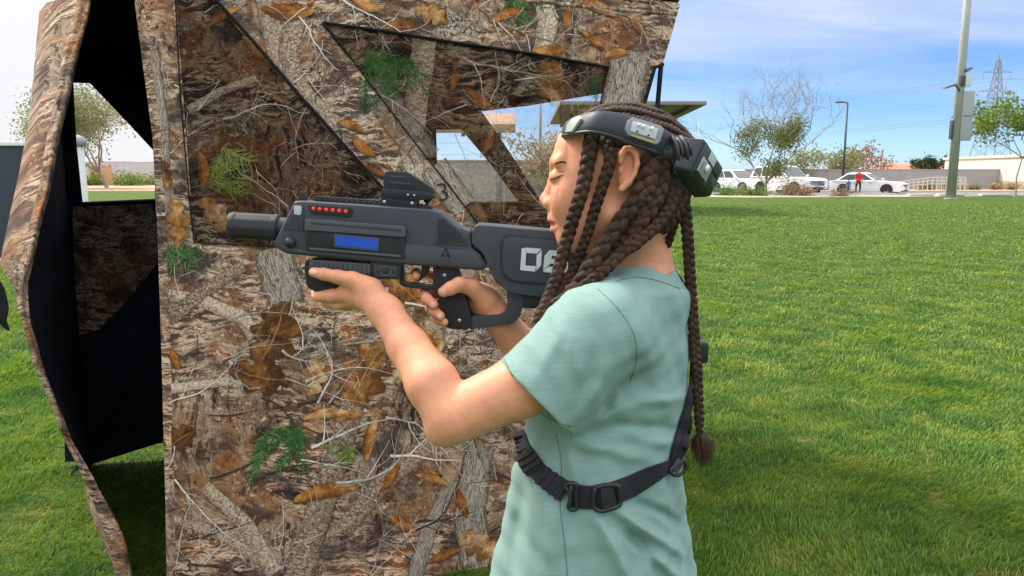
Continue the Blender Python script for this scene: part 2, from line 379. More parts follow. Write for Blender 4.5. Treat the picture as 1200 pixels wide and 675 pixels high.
def limbs(base, height, nmain, spread, levels, seed, r0, lean=(0, 0), fork=.25, curl=.25):
    rnd = random.Random(seed); mb = MB(); tips = []; inner = []
    def grow(p, d, ln, r, lv):
        pts = [p]; k = 4
        for i in range(k):
            d = (d+Vector((rnd.gauss(0, curl), rnd.gauss(0, curl), rnd.gauss(.04, curl*.6)))*.5).normalized(); p = p+d*ln/k; pts.append(p)
        mb.tube(pts, [r*(1-.5*i/k) for i in range(k+1)], 5 if lv else 7, cap=False)
        (tips if lv >= levels-1 else inner).append(tuple(pts[-1])); 
        if lv >= 1: tips.append(tuple(pts[2]))
        if lv < levels:
            for q in range(rnd.choice((2, 3, 3)) if lv else nmain):
                a = pts[-1] if q == 0 or lv == 0 else pts[rnd.choice((2, 3, 4))]
                az = rnd.uniform(0, 6.28) if lv else 6.28*q/nmain+rnd.uniform(-.4, .4)
                nd = (d*(1.0 if lv else .9)+Vector((math.cos(az), math.sin(az), rnd.uniform(-.15, .5)))*spread).normalized()
                grow(a, nd, ln*rnd.uniform(.62, .86) if lv else height*rnd.uniform(.28, .42), r*.58, lv+1)
    grow(Vector(base), Vector((lean[0], lean[1], 1)).normalized(), height*fork, r0, 0)
    return mb, tips, inner
def tree(name, label, cat, px, py, height, seed, nl, lsize, mat, bark, r0=.12, nmain=4, spread=.6, levels=4, fork=.25, pick=None, spreadleaf=.35, group=None, Y=None, curl=.25):
    b = gnd(px, py) if Y is None else Vector((at(px, 205, Y).x, Y, 0))
    t = thing(name, label, cat, b, group); mb, tips, inner = limbs(b, height, nmain, spread, levels, seed, r0, fork=fork, curl=curl)
    mb.build('trunk', bark, t, True)
    cen = [c for c in tips if pick is None or pick(Vector(c)-b)] or tips
    if nl: leaves('crown', cen, nl, spreadleaf, lsize, mat, t)
    return t
# the bare desert tree with a green middle in front of the cars
tree('desert_tree', 'leaning desert tree with bare twigs around a green middle in front of the white cars', 'tree', 897, 229, 7.4, 21, 6500, .085, M_leaf_olive, M_barkgrey, .13, 4, .75, 6, .10,
     pick=lambda v: abs(v.x-.4) < 1.5 and 1.5 < v.z < 4.4, spreadleaf=.34, curl=.42)
tree('young_tree', 'thin young tree with bright yellow green leaves at the right edge', 'tree', 1190, 231.5, 4.6, 4, 5200, .11, M_leaf_green, M_barkgrey, .06, 4, 1.0, 4, .50,
     pick=lambda v: v.z > 3.1, spreadleaf=.30)
for px, Y, h, sd_, mt, lab in ((951, 70, 3.6, 5, M_leaf_pale, 'small pale olive tree just right of the white truck'), (978, 72, 3.4, 6, M_leaf_pale, 'low pale bushy tree left of the dark lamp post'),
                          (992, 74, 3.8, 7, M_leaf_olive, 'olive bushy tree behind the white sedan'), (1019, 76, 4.4, 8, M_leaf_rust, 'reddish bare looking tree behind the white sedan')):
    tree('desert_tree', lab, 'tree', px, 0, h, sd_, 900, .16, mt, M_bark, .08, 4, .6, 3, .25, spreadleaf=.4, Y=Y, group='small trees along the parking lot')
for px, Y, h, sd_, lab in ((1079, 150, 4.2, 9, 'left one of the distant dark trees behind the grey wall'), (1090, 155, 4.0, 10, 'middle one of the distant dark trees behind the grey wall'), (1104, 150, 5.0, 12, 'tallest distant dark tree behind the grey wall')):
    tree('round_tree', lab, 'tree', px, 0, h, sd_, 900, .28, M_leaf_dark, M_bark, .16, 4, .5, 3, .3, spreadleaf=.45, Y=Y, group='distant dark trees behind the wall')
def bush(name, label, px, py, w, h, mat, n, size, group, woody=True):
    b = gnd(px, py); mb = MB(); rnd = random.Random(int(px)); t = thing(name, label, 'bush', b, group); c = []
    for k in range(16):
        a = rnd.uniform(0, 6.28); r = rnd.uniform(.1, .5)*w; e = b+Vector((math.cos(a)*r, math.sin(a)*r, h*rnd.uniform(.3, .95)*(1-.5*(r/w))))
        mb.tube([b+Vector((0, 0, 0)), b+(e-b)*.5+Vector((0, 0, .05)), e], .012, 4); c += [tuple(e), tuple(b+(e-b)*.6)]
    mb.build('stem', M_bark, t); leaves('foliage', c, n, w*.10, size, mat, t); return t
G_b = 'desert bushes in the gravel bed'
bush('round_bush', 'bright green clipped bush at the left end of the gravel bed', 852, 229, 1.9, .55, M_leaf_bright, 900, .07, G_b)
bush('round_bush', 'bright green clipped bush just left of the desert tree foot', 884, 229.4, 1.9, .45, M_leaf_bright, 900, .07, G_b)
bush('dry_bush', 'small dry tan bush between the two green bushes', 869, 228.6, 1.2, .7, M_dry, 600, .06, G_b)
bush('dry_bush', 'large dry tan bush right of the desert tree foot', 928, 229, 1.9, .95, M_dry, 1000, .07, G_b)
bush('dry_bush', 'low dry tan bush in front of the white truck bumper', 942, 229.4, 1.5, .5, M_dry, 600, .06, G_b)
bush('dry_bush', 'sparse dry bush left of the walking child', 985, 230, 1.6, .5, M_dry, 500, .06, G_b)
for i, px in enumerate((956, 968, 1078, 1094, 1112, 1128, 1142, 1168, 1186)):
    bush('dry_bush', ['low tan bush by the wall left of the tall grass clump', 'tan grass clump by the wall left of the dark lamp post', 'tan bush under the left half of the white railing', 'tan bush under the right half of the white railing', 'tan bush close to the left of the grey light pole', 'tan bush just right of the grey light pole', 'tan bush left of the pale building corner', 'tan bush in front of the pale building', 'tan bush behind the thin young tree'][i],
         px, 222.5, 1.3, .6, M_dry if i % 3 else M_leaf_pale, 500, .09, 'tan bushes along the wall')
# ================================================================ WALLS AND BUILDINGS
def block_wall(name, label, p, q, h, col, th=.25):
    t = NT(name+'_blocks'); br = t.new('TexBrick'); t.put(br.inputs['Vector'], t.coord('Object', (1, 1, 1), (R(90), 0, 0)))
    br.inputs['Color1'].default_value = col+(1,); br.inputs['Color2'].default_value = tuple(c*.9 for c in col)+(1,); br.inputs['Mortar'].default_value = tuple(c*.8 for c in col)+(1,)
    br.inputs['Scale'].default_value = 1; br.inputs['Brick Width'].default_value = .4; br.inputs['Row Height'].default_value = .2; br.inputs['Mortar Size'].default_value = .012
    t.base(t.mix(.35, br.outputs[0], t.ramp(t.noise(t.coord('Object'), 1.3, 5, .65), [(.3, tuple(c*.8 for c in col)), (.7, tuple(c*1.12 for c in col))])), .95, .2)
    p, q = Vector(p), Vector(q); d = (q-p).normalized(); nrm = Vector((-d.y, d.x, 0))*th/2; L = (q-p).length
    o = thing(name, label, 'wall', p); b = MB(); up = Vector((0, 0, h))
    b.hexa([p-nrm, q-nrm, q+nrm, p+nrm, p-nrm+up, q-nrm+up, q+nrm+up, p+nrm+up]).build('wall_face', t.mat, o)
    c = MB(); n2 = nrm*1.25; u2 = up+Vector((0, 0, .08))
    c.hexa([p-n2+up, q-n2+up, q+n2+up, p+n2+up, p-n2+u2, q-n2+u2, q+n2+u2, p+n2+u2]).build('coping', t.mat, o); return o
block_wall('block_wall', 'long grey block wall behind the parked white cars', (17, 71, 0), (47.5, 71, 0), 1.75, (.36, .36, .36))
block_wall('block_wall', 'low grey wall seen through the left tent window', (-110, 112, 0), (-40, 112, 0), 3.1, (.50, .50, .52))
block_wall('block_wall', 'tan orange wall stub seen beside the white post', (-52.8, 96, 0), (-50.0, 96, 0), 2.3, (.62, .36, .20))
block_wall('block_wall', 'tall grey block wall seen through the right tent window', (-5.5, 38, 0), (6.5, 38, 0), 1.95, (.40, .39, .37))
def pale_building():
    o = thing('flat_roof_building', 'long pale flat roofed building at the right edge', 'building', (46, 68, 0))
    MB().box((45.0, 67, .75), (70, 80, 2.85)).build('wall', plain('pale_stucco', (.66, .60, .52), .9, .2, var=.06, scale=2), o)
    MB().box((44.9, 66.9, 0), (70.1, 80, .75)).build('base_course', plain('tan_block', (.42, .30, .21), .9, .2, var=.15, scale=3), o)
    MB().box((44.85, 66.85, 2.85), (70.2, 80.2, 3.1)).build('coping', plain('pale_trim', (.55, .50, .44), .9, .2), o)
    for x in (49.2, 56.5): MB().box((x, 66.94, .76), (x+.06, 66.998, 2.84)).build('downpipe', M_conc, o)
pale_building()
def far_house(name, label, x0, x1, y, hw, hr, wallc, roofc):
    o = thing(name, label, 'house', ((x0+x1)/2, y, 0))
    MB().box((x0, y, 0), (x1, y+9, hw)).build('wall', plain(name+'_stucco', wallc, .9, .2, var=.06), o)
    m = (x0+x1)/2; w = (x1-x0)/2; e = .5; b = MB()
    b.add([(x0-e, y-e, hw), (x1+e, y-e, hw), (x1+e, y+9+e, hw), (x0-e, y+9+e, hw), (m-w*.45, y+4.5, hr), (m+w*.45, y+4.5, hr)], [(0, 1, 5, 4), (1, 2, 5), (2, 3, 4, 5), (3, 0, 4), (3, 2, 1, 0)]).build('roof', plain(name+'_tiles', roofc, .9, .2, var=.25, scale=5), o)
    return o
far_house('tile_roof_house', 'distant house with a red tiled roof behind the grey wall', 76, 94, 160, 2.5, 3.7, (.55, .45, .36), (.50, .20, .12))
far_house('tile_roof_house', 'distant house with a brown roof above the dark panel at the left edge', -56, -36.2, 48, 2.75, 4.6, (.5, .42, .34), (.22, .17, .14))
far_house('tile_roof_house', 'distant low house seen through the left tent window', -72, -62, 126, 2.6, 3.6, (.45, .42, .40), (.20, .17, .16))
def rail_fence():
    p, q = at(1044, 205, 66), at(1132, 205, 66); o = thing('white_railing', 'long white metal ramp railing in front of the grey wall', 'railing', (p.x, 66, 0)); m = plain('white_metal', (.56, .54, .50), .5)
    n = 16
    for k in range(n+1):
        x = p.x+(q.x-p.x)*k/n; MB().tube([(x, 66, 0), (x, 66, .25+.85*min(1, .45+k/n))], .035, 6).build('post', m, o)
    for j, zz in enumerate((.0, .28, .56)):
        MB().tube([(p.x, 66, .62-zz*.7), (p.x+(q.x-p.x)*.55, 66, 1.1-zz), (q.x, 66, 1.1-zz)], .03, 6).build('rail', m, o)
    f = MB()
    for k in range(14): f.tube([(p.x+(q.x-p.x)*(.62+.38*k/13), 65.9, .05), (p.x+(q.x-p.x)*(.62+.38*k/13), 65.9, 1.0)], .022, 5)
    f.build('picket_panel', m, o)
rail_fence()
M_pole = plain('galvanised', (.40, .41, .41), .55, .5, .3, var=.08, scale=3); M_darkmetal = plain('dark_metal', (.05, .055, .065), .5, .5)
M_box = plain('grey_box', (.34, .35, .36), .55)
def light_pole():
    b = gnd(1114, 233.5); o = thing('field_light_pole', 'tall grey light pole carrying metal boxes on the lawn edge', 'light pole', b); s = b.y/F
    MB().tube([b, b+Vector((0, 0, 9)), b+Vector((0, 0, 17))], [5.2*s, 4.3*s, 3.4*s], 20).build('pole', M_pole, o, True)
    MB().tube([b, b+Vector((0, 0, .06))], 7*s, 20).build('base_plate', M_pole, o, bevel=.01)
    z = lambda py: at(1114, py, b.y).z
    x = lambda px, py: at(px, py, b.y).x
    def bx(n, x0, y0, x1, y1, d0, d1, m, hinge=True):
        q = MB().box((x(x0, (y0+y1)/2), b.y+d0, z(y1)), (x(x1, (y0+y1)/2), b.y+d1, z(y0))).build(n, m, o, bevel=.02)
        if hinge: MB().box((x(x0, (y0+y1)/2)+.05, b.y+d0-.02, (z(y0)+z(y1))/2-.012), (x(x1, (y0+y1)/2)-.05, b.y+d0+.01, (z(y0)+z(y1))/2+.012)).build('seam', M_darkmetal, q)
    bx('equipment_box', 1124, 107, 1137, 165, -.26, .05, M_box); bx('side_box', 1114, 141, 1118.5, 163, -.1, .15, M_darkmetal, False)
    bx('control_box', 1128, 88, 1135, 102, -.3, -.05, plain('pale_box', (.6, .6, .58), .5), False); bx('speaker', 1122, 89, 1127, 101, -.32, -.1, M_darkmetal, False)
    arm = MB().tube([at(1124, 106, b.y-.2), at(1121, 101, b.y-.5), at(1117, 100, b.y-.7)], .05, 8).build('arm', M_darkmetal, o, True)
    p, q = at(1104, 103.5, b.y-.8), at(1120, 100, b.y-.7)
    MB().hexa([p+Vector((0, -.2, -.06)), q+Vector((0, -.2, -.03)), q+Vector((0, .2, -.03)), p+Vector((0, .2, -.06)), p+Vector((.1, -.14, .05)), q+Vector((0, -.14, .1)), q+Vector((0, .14, .1)), p+Vector((.1, .14, .05))]).build('floodlight', M_darkmetal, o, bevel=.02)
    p, q = at(1131, 83, b.y-.2), at(1138, 81, b.y-.3)
    MB().hexa([p+Vector((0, -.2, -.1)), q+Vector((0, -.2, 0)), q+Vector((0, .2, 0)), p+Vector((0, .2, -.1)), p+Vector((0, -.1, .1)), q+Vector((0, -.1, .1)), q+Vector((0, .1, .1)), p+Vector((0, .1, .1))]).build('floodlight', M_darkmetal, o, bevel=.02)
light_pole()
def lamp_post(px, Y, top, label, arm=True, col=M_darkmetal, r=.075, grp=None):
    b = Vector((at(px, 205, Y).x, Y, 0)); zt = at(px, top, Y).z; o = thing('lamp_post', label, 'lamp post', b, grp)
    MB().tube([b, (b.x, Y, zt)], [r*1.3, r], 10).build('post', col, o, True); MB().tube([b, b+Vector((0, 0, .5))], r*2.4, 10).build('footing', M_conc, o)
    if arm:
        MB().tube([(b.x, Y, zt-.05), (b.x-.35, Y-.1, zt+.02), (b.x-.5, Y-.1, zt)], .05, 8).build('arm', col, o)
        MB().box((b.x-1.0, Y-.3, zt-.05), (b.x-.35, Y+.1, zt+.06)).build('lamp_head', col, o, bevel=.02)
lamp_post(988, 63, 120, 'dark lamp post with a short arm behind the white sedan')
lamp_post(940, 95, 170, 'thin pale pole rising behind the white truck', False, M_pole, .07)
lamp_post(633, 60, 40, 'thin light pole seen through the right tent window', False, M_pole, .09)
lamp_post(817, 90, 143, 'thin pole standing right of the shade canopy', False, M_pole, .05)
def pylon():
    Y = 320; b = Vector((at(1158, 205, Y).x, Y, 0)); o = thing('transmission_tower', 'tall steel lattice transmission tower far behind the light pole', 'pylon', b); m = plain('tower_steel', (.20, .22, .26), .6)
    H = at(1158, 64, Y).z; body = MB(); w = lambda z: 6.2*(1-z/H)**1.35+.55
    zs = [0, 7, 13, 18.5, 23, 27, 30.5, 34, 37, 40, 43, H-2]
    for i in range(len(zs)-1):
        a, c = zs[i], zs[i+1]; A_ = [(-1, -1), (1, -1), (1, 1), (-1, 1)]
        for k in range(4):
            (x1, y1), (x2, y2) = A_[k], A_[(k+1) % 4]; P = lambda x, y, z: b+Vector((x*w(z), y*w(z), z))
            body.tube([P(x1, y1, a), P(x1, y1, c)], .17, 4); body.tube([P(x1, y1, a), P(x2, y2, c)], .09, 4); body.tube([P(x2, y2, a), P(x1, y1, c)], .09, 4); body.tube([P(x1, y1, c), P(x2, y2, c)], .09, 4)
    body.tube([b+Vector((0, 0, H-2)), b+Vector((0, 0, H))], .25, 4); body.build('lattice', m, o)
    for z, L in ((39.5, 5.8), (32.5, 7), (25.5, 6.5)):
        a = MB(); z = z*H/46
        for s in (-1, 1):
            a.tube([b+Vector((0, 0, z+1.3)), b+Vector((s*L, 0, z))], .12, 4); a.tube([b+Vector((0, 0, z)), b+Vector((s*L, 0, z))], .12, 4); a.tube([b+Vector((s*L, 0, z)), b+Vector((s*L, 0, z-2.4))], .1, 4)
            a.tube([b+Vector((s*L*.5, 0, z)), b+Vector((s*L*.5, 0, z+.65))], .08, 4)
        a.build('cross_arm', m, o)
    for k, (z, s) in enumerate(((39.5, -1), (39.5, 1), (32.5, -1), (32.5, 1), (25.5, -1), (25.5, 1))):
        z = z*H/46-2.4; L = {39.5: 5.8, 32.5: 7, 25.5: 6.5}[(39.5, 39.5, 32.5, 32.5, 25.5, 25.5)[k]]
        a = b+Vector((s*L, 0, z)); e = Vector((-190+s*L, 640, z-3)); f = Vector((a.x+150, a.y-110, a.z-2)); pts = []
        for i in range(25):
            q = i/24; p = e.lerp(a, q); p.z -= 9*4*q*(1-q); pts.append(p)
        for i in range(1, 13):
            q = i/12; p = a.lerp(f, q); p.z -= 5*4*q*(1-q); pts.append(p)
        w_ = MB().tube(pts, .055, 4).build('power_line', m); recenter(w_, a)
        meta(w_, ['power line from the left tip of the top tower arm', 'power line from the right tip of the top tower arm', 'power line from the left tip of the middle tower arm', 'power line from the right tip of the middle tower arm', 'power line from the left tip of the lowest tower arm', 'power line from the right tip of the lowest tower arm'][k], 'power line', 'power lines strung from the tower')
pylon()
def canopy(name, label, x0, x1, y0, y1, z0, z1, roofm, posts, th=.12):
    o = thing(name, label, 'shelter', ((x0+x1)/2, (y0+y1)/2, 0))
    MB().hexa([(x0, y0, z0), (x1, y0, z0), (x1, y1, z1), (x0, y1, z1), (x0, y0, z0+th), (x1, y0, z0+th), (x1, y1, z1+th), (x0, y1, z1+th)]).build('roof', roofm, o, bevel=.01)
    for k in range(5):
        x = x0+(x1-x0)*(k+.5)/5; MB().hexa([(x-.06, y0+.1, z0-.12), (x+.06, y0+.1, z0-.12), (x+.06, y1-.1, z1-.12), (x-.06, y1-.1, z1-.12), (x-.06, y0+.1, z0-.003), (x+.06, y0+.1, z0-.003), (x+.06, y1-.1, z1-.003), (x-.06, y1-.1, z1-.003)]).build('rafter', M_darkmetal, o)
    for (x, y) in posts: MB().tube([(x, y, 0), (x, y, z0+(z1-z0)*(y-y0)/(y1-y0))], .09, 10).build('post', M_pole, o, True)
    return o
canopy('shade_canopy', 'flat grey shade canopy showing its underside just right of the head', 1.6, at(828, 126, 26).x, 26, 33, 3.62, 3.42, plain('canopy_roof', (.24, .21, .22), .6), [(2.2, 29), (5.6, 29)])
canopy('picnic_shelter', 'brown wooden roofed shelter seen through the right tent window', -6, .12, 27, 31, 2.75, 3.45, plain('brown_roof', (.34, .22, .13), .8, var=.3, scale=4), [(-5.6, 28), (-.5, 28), (-5.6, 30.6), (-.5, 30.6)], .3)
tree('dry_tree', 'brown dry bushy tree seen through the right tent window beside the face', 'tree', 634, 0, 3.2, 31, 2600, .10, M_dry, M_bark, .09, 5, .7, 4, .15, spreadleaf=.35, Y=36)
tree('palo_verde', 'pale green feathery tree seen through the left tent window', 'tree', 124, 0, 9.0, 33, 15000, .15, M_leaf_pale, M_barkgrey, .2, 5, .65, 5, .18, spreadleaf=.75, Y=78)
for i, (px, py, w) in enumerate(((100, 217.5, 5), (128, 217, 5), (152, 217.5, 5), (176, 217, 5))):
    bush('hedge_bush', ['low hedge bush next to the white post', 'low hedge bush under the pale green tree', 'low hedge bush right of the pale green tree', 'low hedge bush at the tent door edge'][i], px, py, w, 1.0, M_leaf_pale if i % 2 else M_leaf_green, 900, .2, 'low hedge seen through the left tent window')
def left_post():
    Y = 9.5; b = Vector((at(94, 205, Y).x, Y, 0)); o = thing('white_post', 'white post with a round grey cap seen through the left tent window', 'post', b); zt = at(94, 172, Y).z
    MB().box((b.x-.05, Y-.05, 0), (b.x+.05, Y+.05, zt)).build('shaft', plain('white_paint', (.75, .75, .75), .5), o, bevel=.006)
    MB().tube([(b.x, Y, zt), (b.x, Y, zt+.02), (b.x, Y, zt+.10), (b.x, Y, zt+.14)], [.06, .1, .1, .03], 16).build('cap', plain('cap_grey', (.3, .3, .3), .5), o, True)
left_post()
def dark_panel():
    Y = 11.2; x0, x1 = at(-30, 200, Y).x, at(60, 200, Y).x; zt = at(20, 166, Y).z; o = thing('dark_booth', 'dark navy panel booth edged in white at the left edge', 'booth', (x1, Y, 0))
    MB().box((x0, Y, .08), (x1, Y+.5, zt-.06)).build('panel', plain('navy_vinyl', (.028, .036, .055), .5), o)
    MB().box((x0, Y-.03, zt-.06), (x1+.03, Y+.52, zt)).build('top_rail', plain('white_rail', (.75, .75, .76), .5), o, bevel=.01)
    MB().box((x0, Y-.03, 0), (x1+.03, Y+.52, .08)).build('bottom_rail', plain('white_rail2', (.75, .75, .76), .5), o, bevel=.01)
dark_panel()
# ================================================================ CARS
M_carpaint = plain('white_car_paint', (.78, .79, .80), .22, .6, var=.01); M_glass = plain('dark_glass', (.035, .045, .055), .08, .8); M_tyre = plain('tyre', (.02, .02, .02), .85); M_rim = plain('rim', (.45, .45, .46), .3, .5, .7)
M_trim = plain('black_trim', (.02, .02, .022), .45); M_lampglass = plain('headlamp', (.72, .75, .78), .08, .8); M_chrome = plain('chrome', (.6, .6, .62), .15, .5, .9)
def car(label, px, py, yaw, L, Wd, Hh, kind, group='white cars parked along the lot'):
    g = gnd(px, py); o = thing('parked_car', label, 'car', g, group)
    c, s = math.cos(yaw), math.sin(yaw); T = lambda x, y, z: (g.x+x*c-y*s, g.y+x*s+y*c, z)
    hw = Wd/2; zb = .28 if kind != 'sedan' else .2; belt = Hh*(.60 if kind != 'sedan' else .62); hood = belt*(.96 if kind == 'truck' else .93); xf = L/2
    ws = {'suv': (.20, -.02, -.42, -.49), 'truck': (.17, .0, -.44, -.49), 'sedan': (.17, -.03, -.24, -.42)}[kind]      # windscreen foot, roof front, roof rear, rear glass foot
    prof = [(-xf, zb+.1), (-xf, belt*.95), (-xf+.05, belt), (L*ws[3] if kind != 'sedan' else L*-.40, belt), (L*ws[0], belt), (xf-.35, hood-.03), (xf-.06, hood-.16), (xf, hood*.62), (xf, zb+.12), (xf-.15, zb), (-xf+.15, zb)]
    def loft(prof, halfw, mat, name, parent, bev=.07):
        n = len(prof); v = [T(x, -halfw(x, z), z) for x, z in prof]+[T(x, halfw(x, z), z) for x, z in prof]
        return MB().add(v, [tuple(range(n)), tuple(range(n, 2*n))[::-1]]+[(i, n+i, n+(i+1) % n, (i+1) % n) for i in range(n)]).build(name, mat, parent, bevel=bev, seg=3)
    body = loft(prof, lambda x, z: hw*(1-.10*max(0, (abs(x)-L*.33)/(L*.17))**1.5), M_carpaint, 'body', o)
    top = Hh; ins = lambda x, z: hw*(.97-.20*(z-belt)/(top-belt))
    cab = [(L*ws[0], belt-.03), (L*ws[1], top-.03), (L*ws[1]-.3, top), (L*ws[2]+.3, top), (L*ws[2], top-.04), (L*ws[3], belt-.03)]
    loft(cab, ins, M_carpaint, 'cabin', o, .05)
    # glass: windscreen, rear glass, side windows a little proud of the cabin skin
    def quad(pts, name, mat, parent, off):
        p = [Vector(T(*q)) for q in pts]; nrm = (p[1]-p[0]).cross(p[2]-p[0]).normalized()
        if nrm.dot((p[0]+p[2])/2-Vector(T(0, 0, Hh*.5))) < 0: nrm = -nrm
        f = [q+nrm*off for q in p]; b_ = [q-nrm*.02 for q in p]; n = len(p)
        return MB().add(f+b_, [tuple(range(n)), tuple(range(n, 2*n))[::-1]]+[(i, (i+1) % n, n+(i+1) % n, n+i) for i in range(n)]).build(name, mat, parent)
    x0, x1, zt = L*ws[0], L*ws[1], top-.10; fr = .12
    xa = lambda z: x0+(x1-x0)*(z-belt)/(top-belt); xr = lambda z: L*ws[3]+(L*ws[2]-L*ws[3])*(z-belt)/(top-belt)
    quad([(xa(belt+.05), -ins(0, belt)+fr, belt+.05), (xa(belt+.05), ins(0, belt)-fr, belt+.05), (xa(zt), ins(0, zt)-fr, zt), (xa(zt), -ins(0, zt)+fr, zt)], 'windscreen', M_glass, o, .012)
    quad([(xr(belt+.08), -ins(0, belt)+fr, belt+.08), (xr(belt+.08), ins(0, belt)-fr, belt+.08), (xr(zt), ins(0, zt)-fr, zt), (xr(zt), -ins(0, zt)+fr, zt)], 'rear_window', M_glass, o, .012)
    mid = [(.98, .60), (.57, .30), (.27, .04)] if kind == 'suv' else ([(.97, .52), (.48, .04)] if kind == 'sedan' else [(.98, .62), (.59, .32), (.29, .04)])
    for sd_ in (-1, 1):
        for a, b_ in mid:
            lo, hi = belt+.06, top-.13; X = lambda f, z: xr(z)+.12+(xa(z)-xr(z)-.24)*f
            quad([(X(a, lo), sd_*ins(0, lo), lo), (X(b_, lo), sd_*ins(0, lo), lo), (X(b_, hi), sd_*ins(0, hi), hi), (X(a, hi), sd_*ins(0, hi), hi)], 'side_window', M_glass, o, .012)
        m = MB().box((0, 0, 0), (.12, .2, .16)); m.v = [T(x0-.25+x, sd_*(hw*.97+y), belt+.02+z) for x, y, z in m.v] if sd_ > 0 else [T(x0-.25+x, -(hw*.97+y), belt+.02+z) for x, y, z in m.v]; m.build('mirror', M_carpaint, o, bevel=.03)
        for zz, xx in ((belt-.14, .2), (belt-.14, -.75)):
            m = MB().box((0, 0, 0), (.2, .03, .04)); m.v = [T(L*.02+xx+x, sd_*(hw+.0+y), zz+z) for x, y, z in m.v]; m.build('door_handle', M_chrome, o)
        r = .40 if kind == 'truck' else (.36 if kind == 'suv' else .32)
        for xw in (L*.30, -L*.29):
            a = MB(); cen = (xw, sd_*(hw-.10))
            ar = MB(); pts = [(xw+math.cos(q)*(r+.07), r+math.sin(q)*(r+.07)) for q in np.linspace(-.25, math.pi+.25, 14)]
            n = len(pts); ar.add([T(x, sd_*(hw+.006), z) for x, z in pts]+[T(x, sd_*(hw-.25), z) for x, z in pts], [tuple(range(n)), tuple(range(n, 2*n))[::-1]]+[(i, (i+1) % n, n+(i+1) % n, n+i) for i in range(n)]); ar.build('wheel_arch', M_trim, o)
            def disc(r0, r1, y0, y1, k=22):
                v, f = [], []
                for i in range(k):
                    q = 2*math.pi*i/k; cq, sq = math.cos(q), math.sin(q)
                    v += [T(xw+cq*r1, y0, r+sq*r1), T(xw+cq*r1, y1, r+sq*r1), T(xw+cq*r0, y0, r+sq*r0), T(xw+cq*r0, y1, r+sq*r0)]
                for i in range(k):
                    j = (i+1) % k; f += [(4*i, 4*j, 4*j+1, 4*i+1), (4*i+2, 4*i+3, 4*j+3, 4*j+2), (4*i+1, 4*j+1, 4*j+3, 4*i+3), (4*i, 4*i+2, 4*j+2, 4*j)]
                return v, f
            w = MB().add(*disc(r*.62, r, sd_*(hw-.24), sd_*(hw+.02))).build('wheel', M_tyre, o)
            rm = MB().add(*disc(.02, r*.20, sd_*(hw-.2), sd_*(hw-.01))).add(*disc(r*.52, r*.62, sd_*(hw-.22), sd_*(hw+.0)))
            for k in range(6):
                q = k*math.pi/3; d = (math.cos(q), math.sin(q)); e = (-d[1]*.035, d[0]*.035); y0, y1 = sd_*(hw-.08), sd_*(hw-.02)
                rm.hexa([T(xw+d[0]*a_+e[0]*u, yy, r+d[1]*a_+e[1]*u) for yy in (y0, y1) for a_, u in ((.03, -1), (r*.57, -1), (r*.57, 1), (.03, 1))])
            rm.build('rim', M_rim, w)
    def front(n, y0, y1, z0, z1, mat, d=.02, parent=o, x=None):
        m = MB().box((0, y0, z0), (.08+d, y1, z1)); xx = (x if x is not None else xf-.08); m.v = [T(xx+p[0]-.10*max(0, abs(p[1])/hw-.45)**1.2*1.6, p[1], p[2]) for p in m.v]; return m.build(n, mat, parent, bevel=.015)
    zg = hood*.62
    if kind == 'truck':
        gr = front('grille', -.62, .62, zg-.10, zg+.24, M_chrome, .03)
        for k in range(4): front('slat', -.57, .57, zg-.06+k*.075, zg-.02+k*.075, M_trim, .045, gr)
        front('lower_grille', -.7, .7, zb+.06, zb+.22, M_trim, .03)
    elif kind == 'suv':
        gr = front('grille', -.5, .5, zg+.06, zg+.22, M_trim, .03); front('badge', -.07, .07, zg+.09, zg+.18, M_chrome, .05, gr); front('lower_grille', -.8, .8, zb+.04, zb+.24, M_trim, .03)
    else:
        gr = front('grille', -.52, .52, zg+.05, zg+.15, M_trim, .03); front('badge', -.05, .05, zg+.05, zg+.14, M_chrome, .05, gr); front('lower_grille', -.66, .66, zb+.03, zb+.19, M_trim, .03)
    for sd_ in (-1, 1):
        y0, y1 = sorted((sd_*.60 if kind != 'truck' else sd_*.66, sd_*hw*.97)); front('headlight', y0, y1, zg+.03, zg+.17 if kind != 'truck' else zg+.24, M_lampglass, .03)
        y0, y1 = sorted((sd_*.5, sd_*.8)); front('fog_light', y0, y1, zb+.08, zb+.15, M_lampglass, .05)
    front('number_plate', -.2, .2, zb+.24, zb+.36, M_rim, .05)
    return o
car('white crossover parked leftmost behind the desert tree', 864, 225.2, R(-62), 4.6, 1.9, 1.72, 'suv')
car('large white truck with a wide chrome grille', 922, 227.0, R(-66), 5.5, 2.05, 1.93, 'truck')
car('white sedan parked beside the person in red', 1017, 227.6, R(-42), 4.7, 1.85, 1.47, 'sedan')
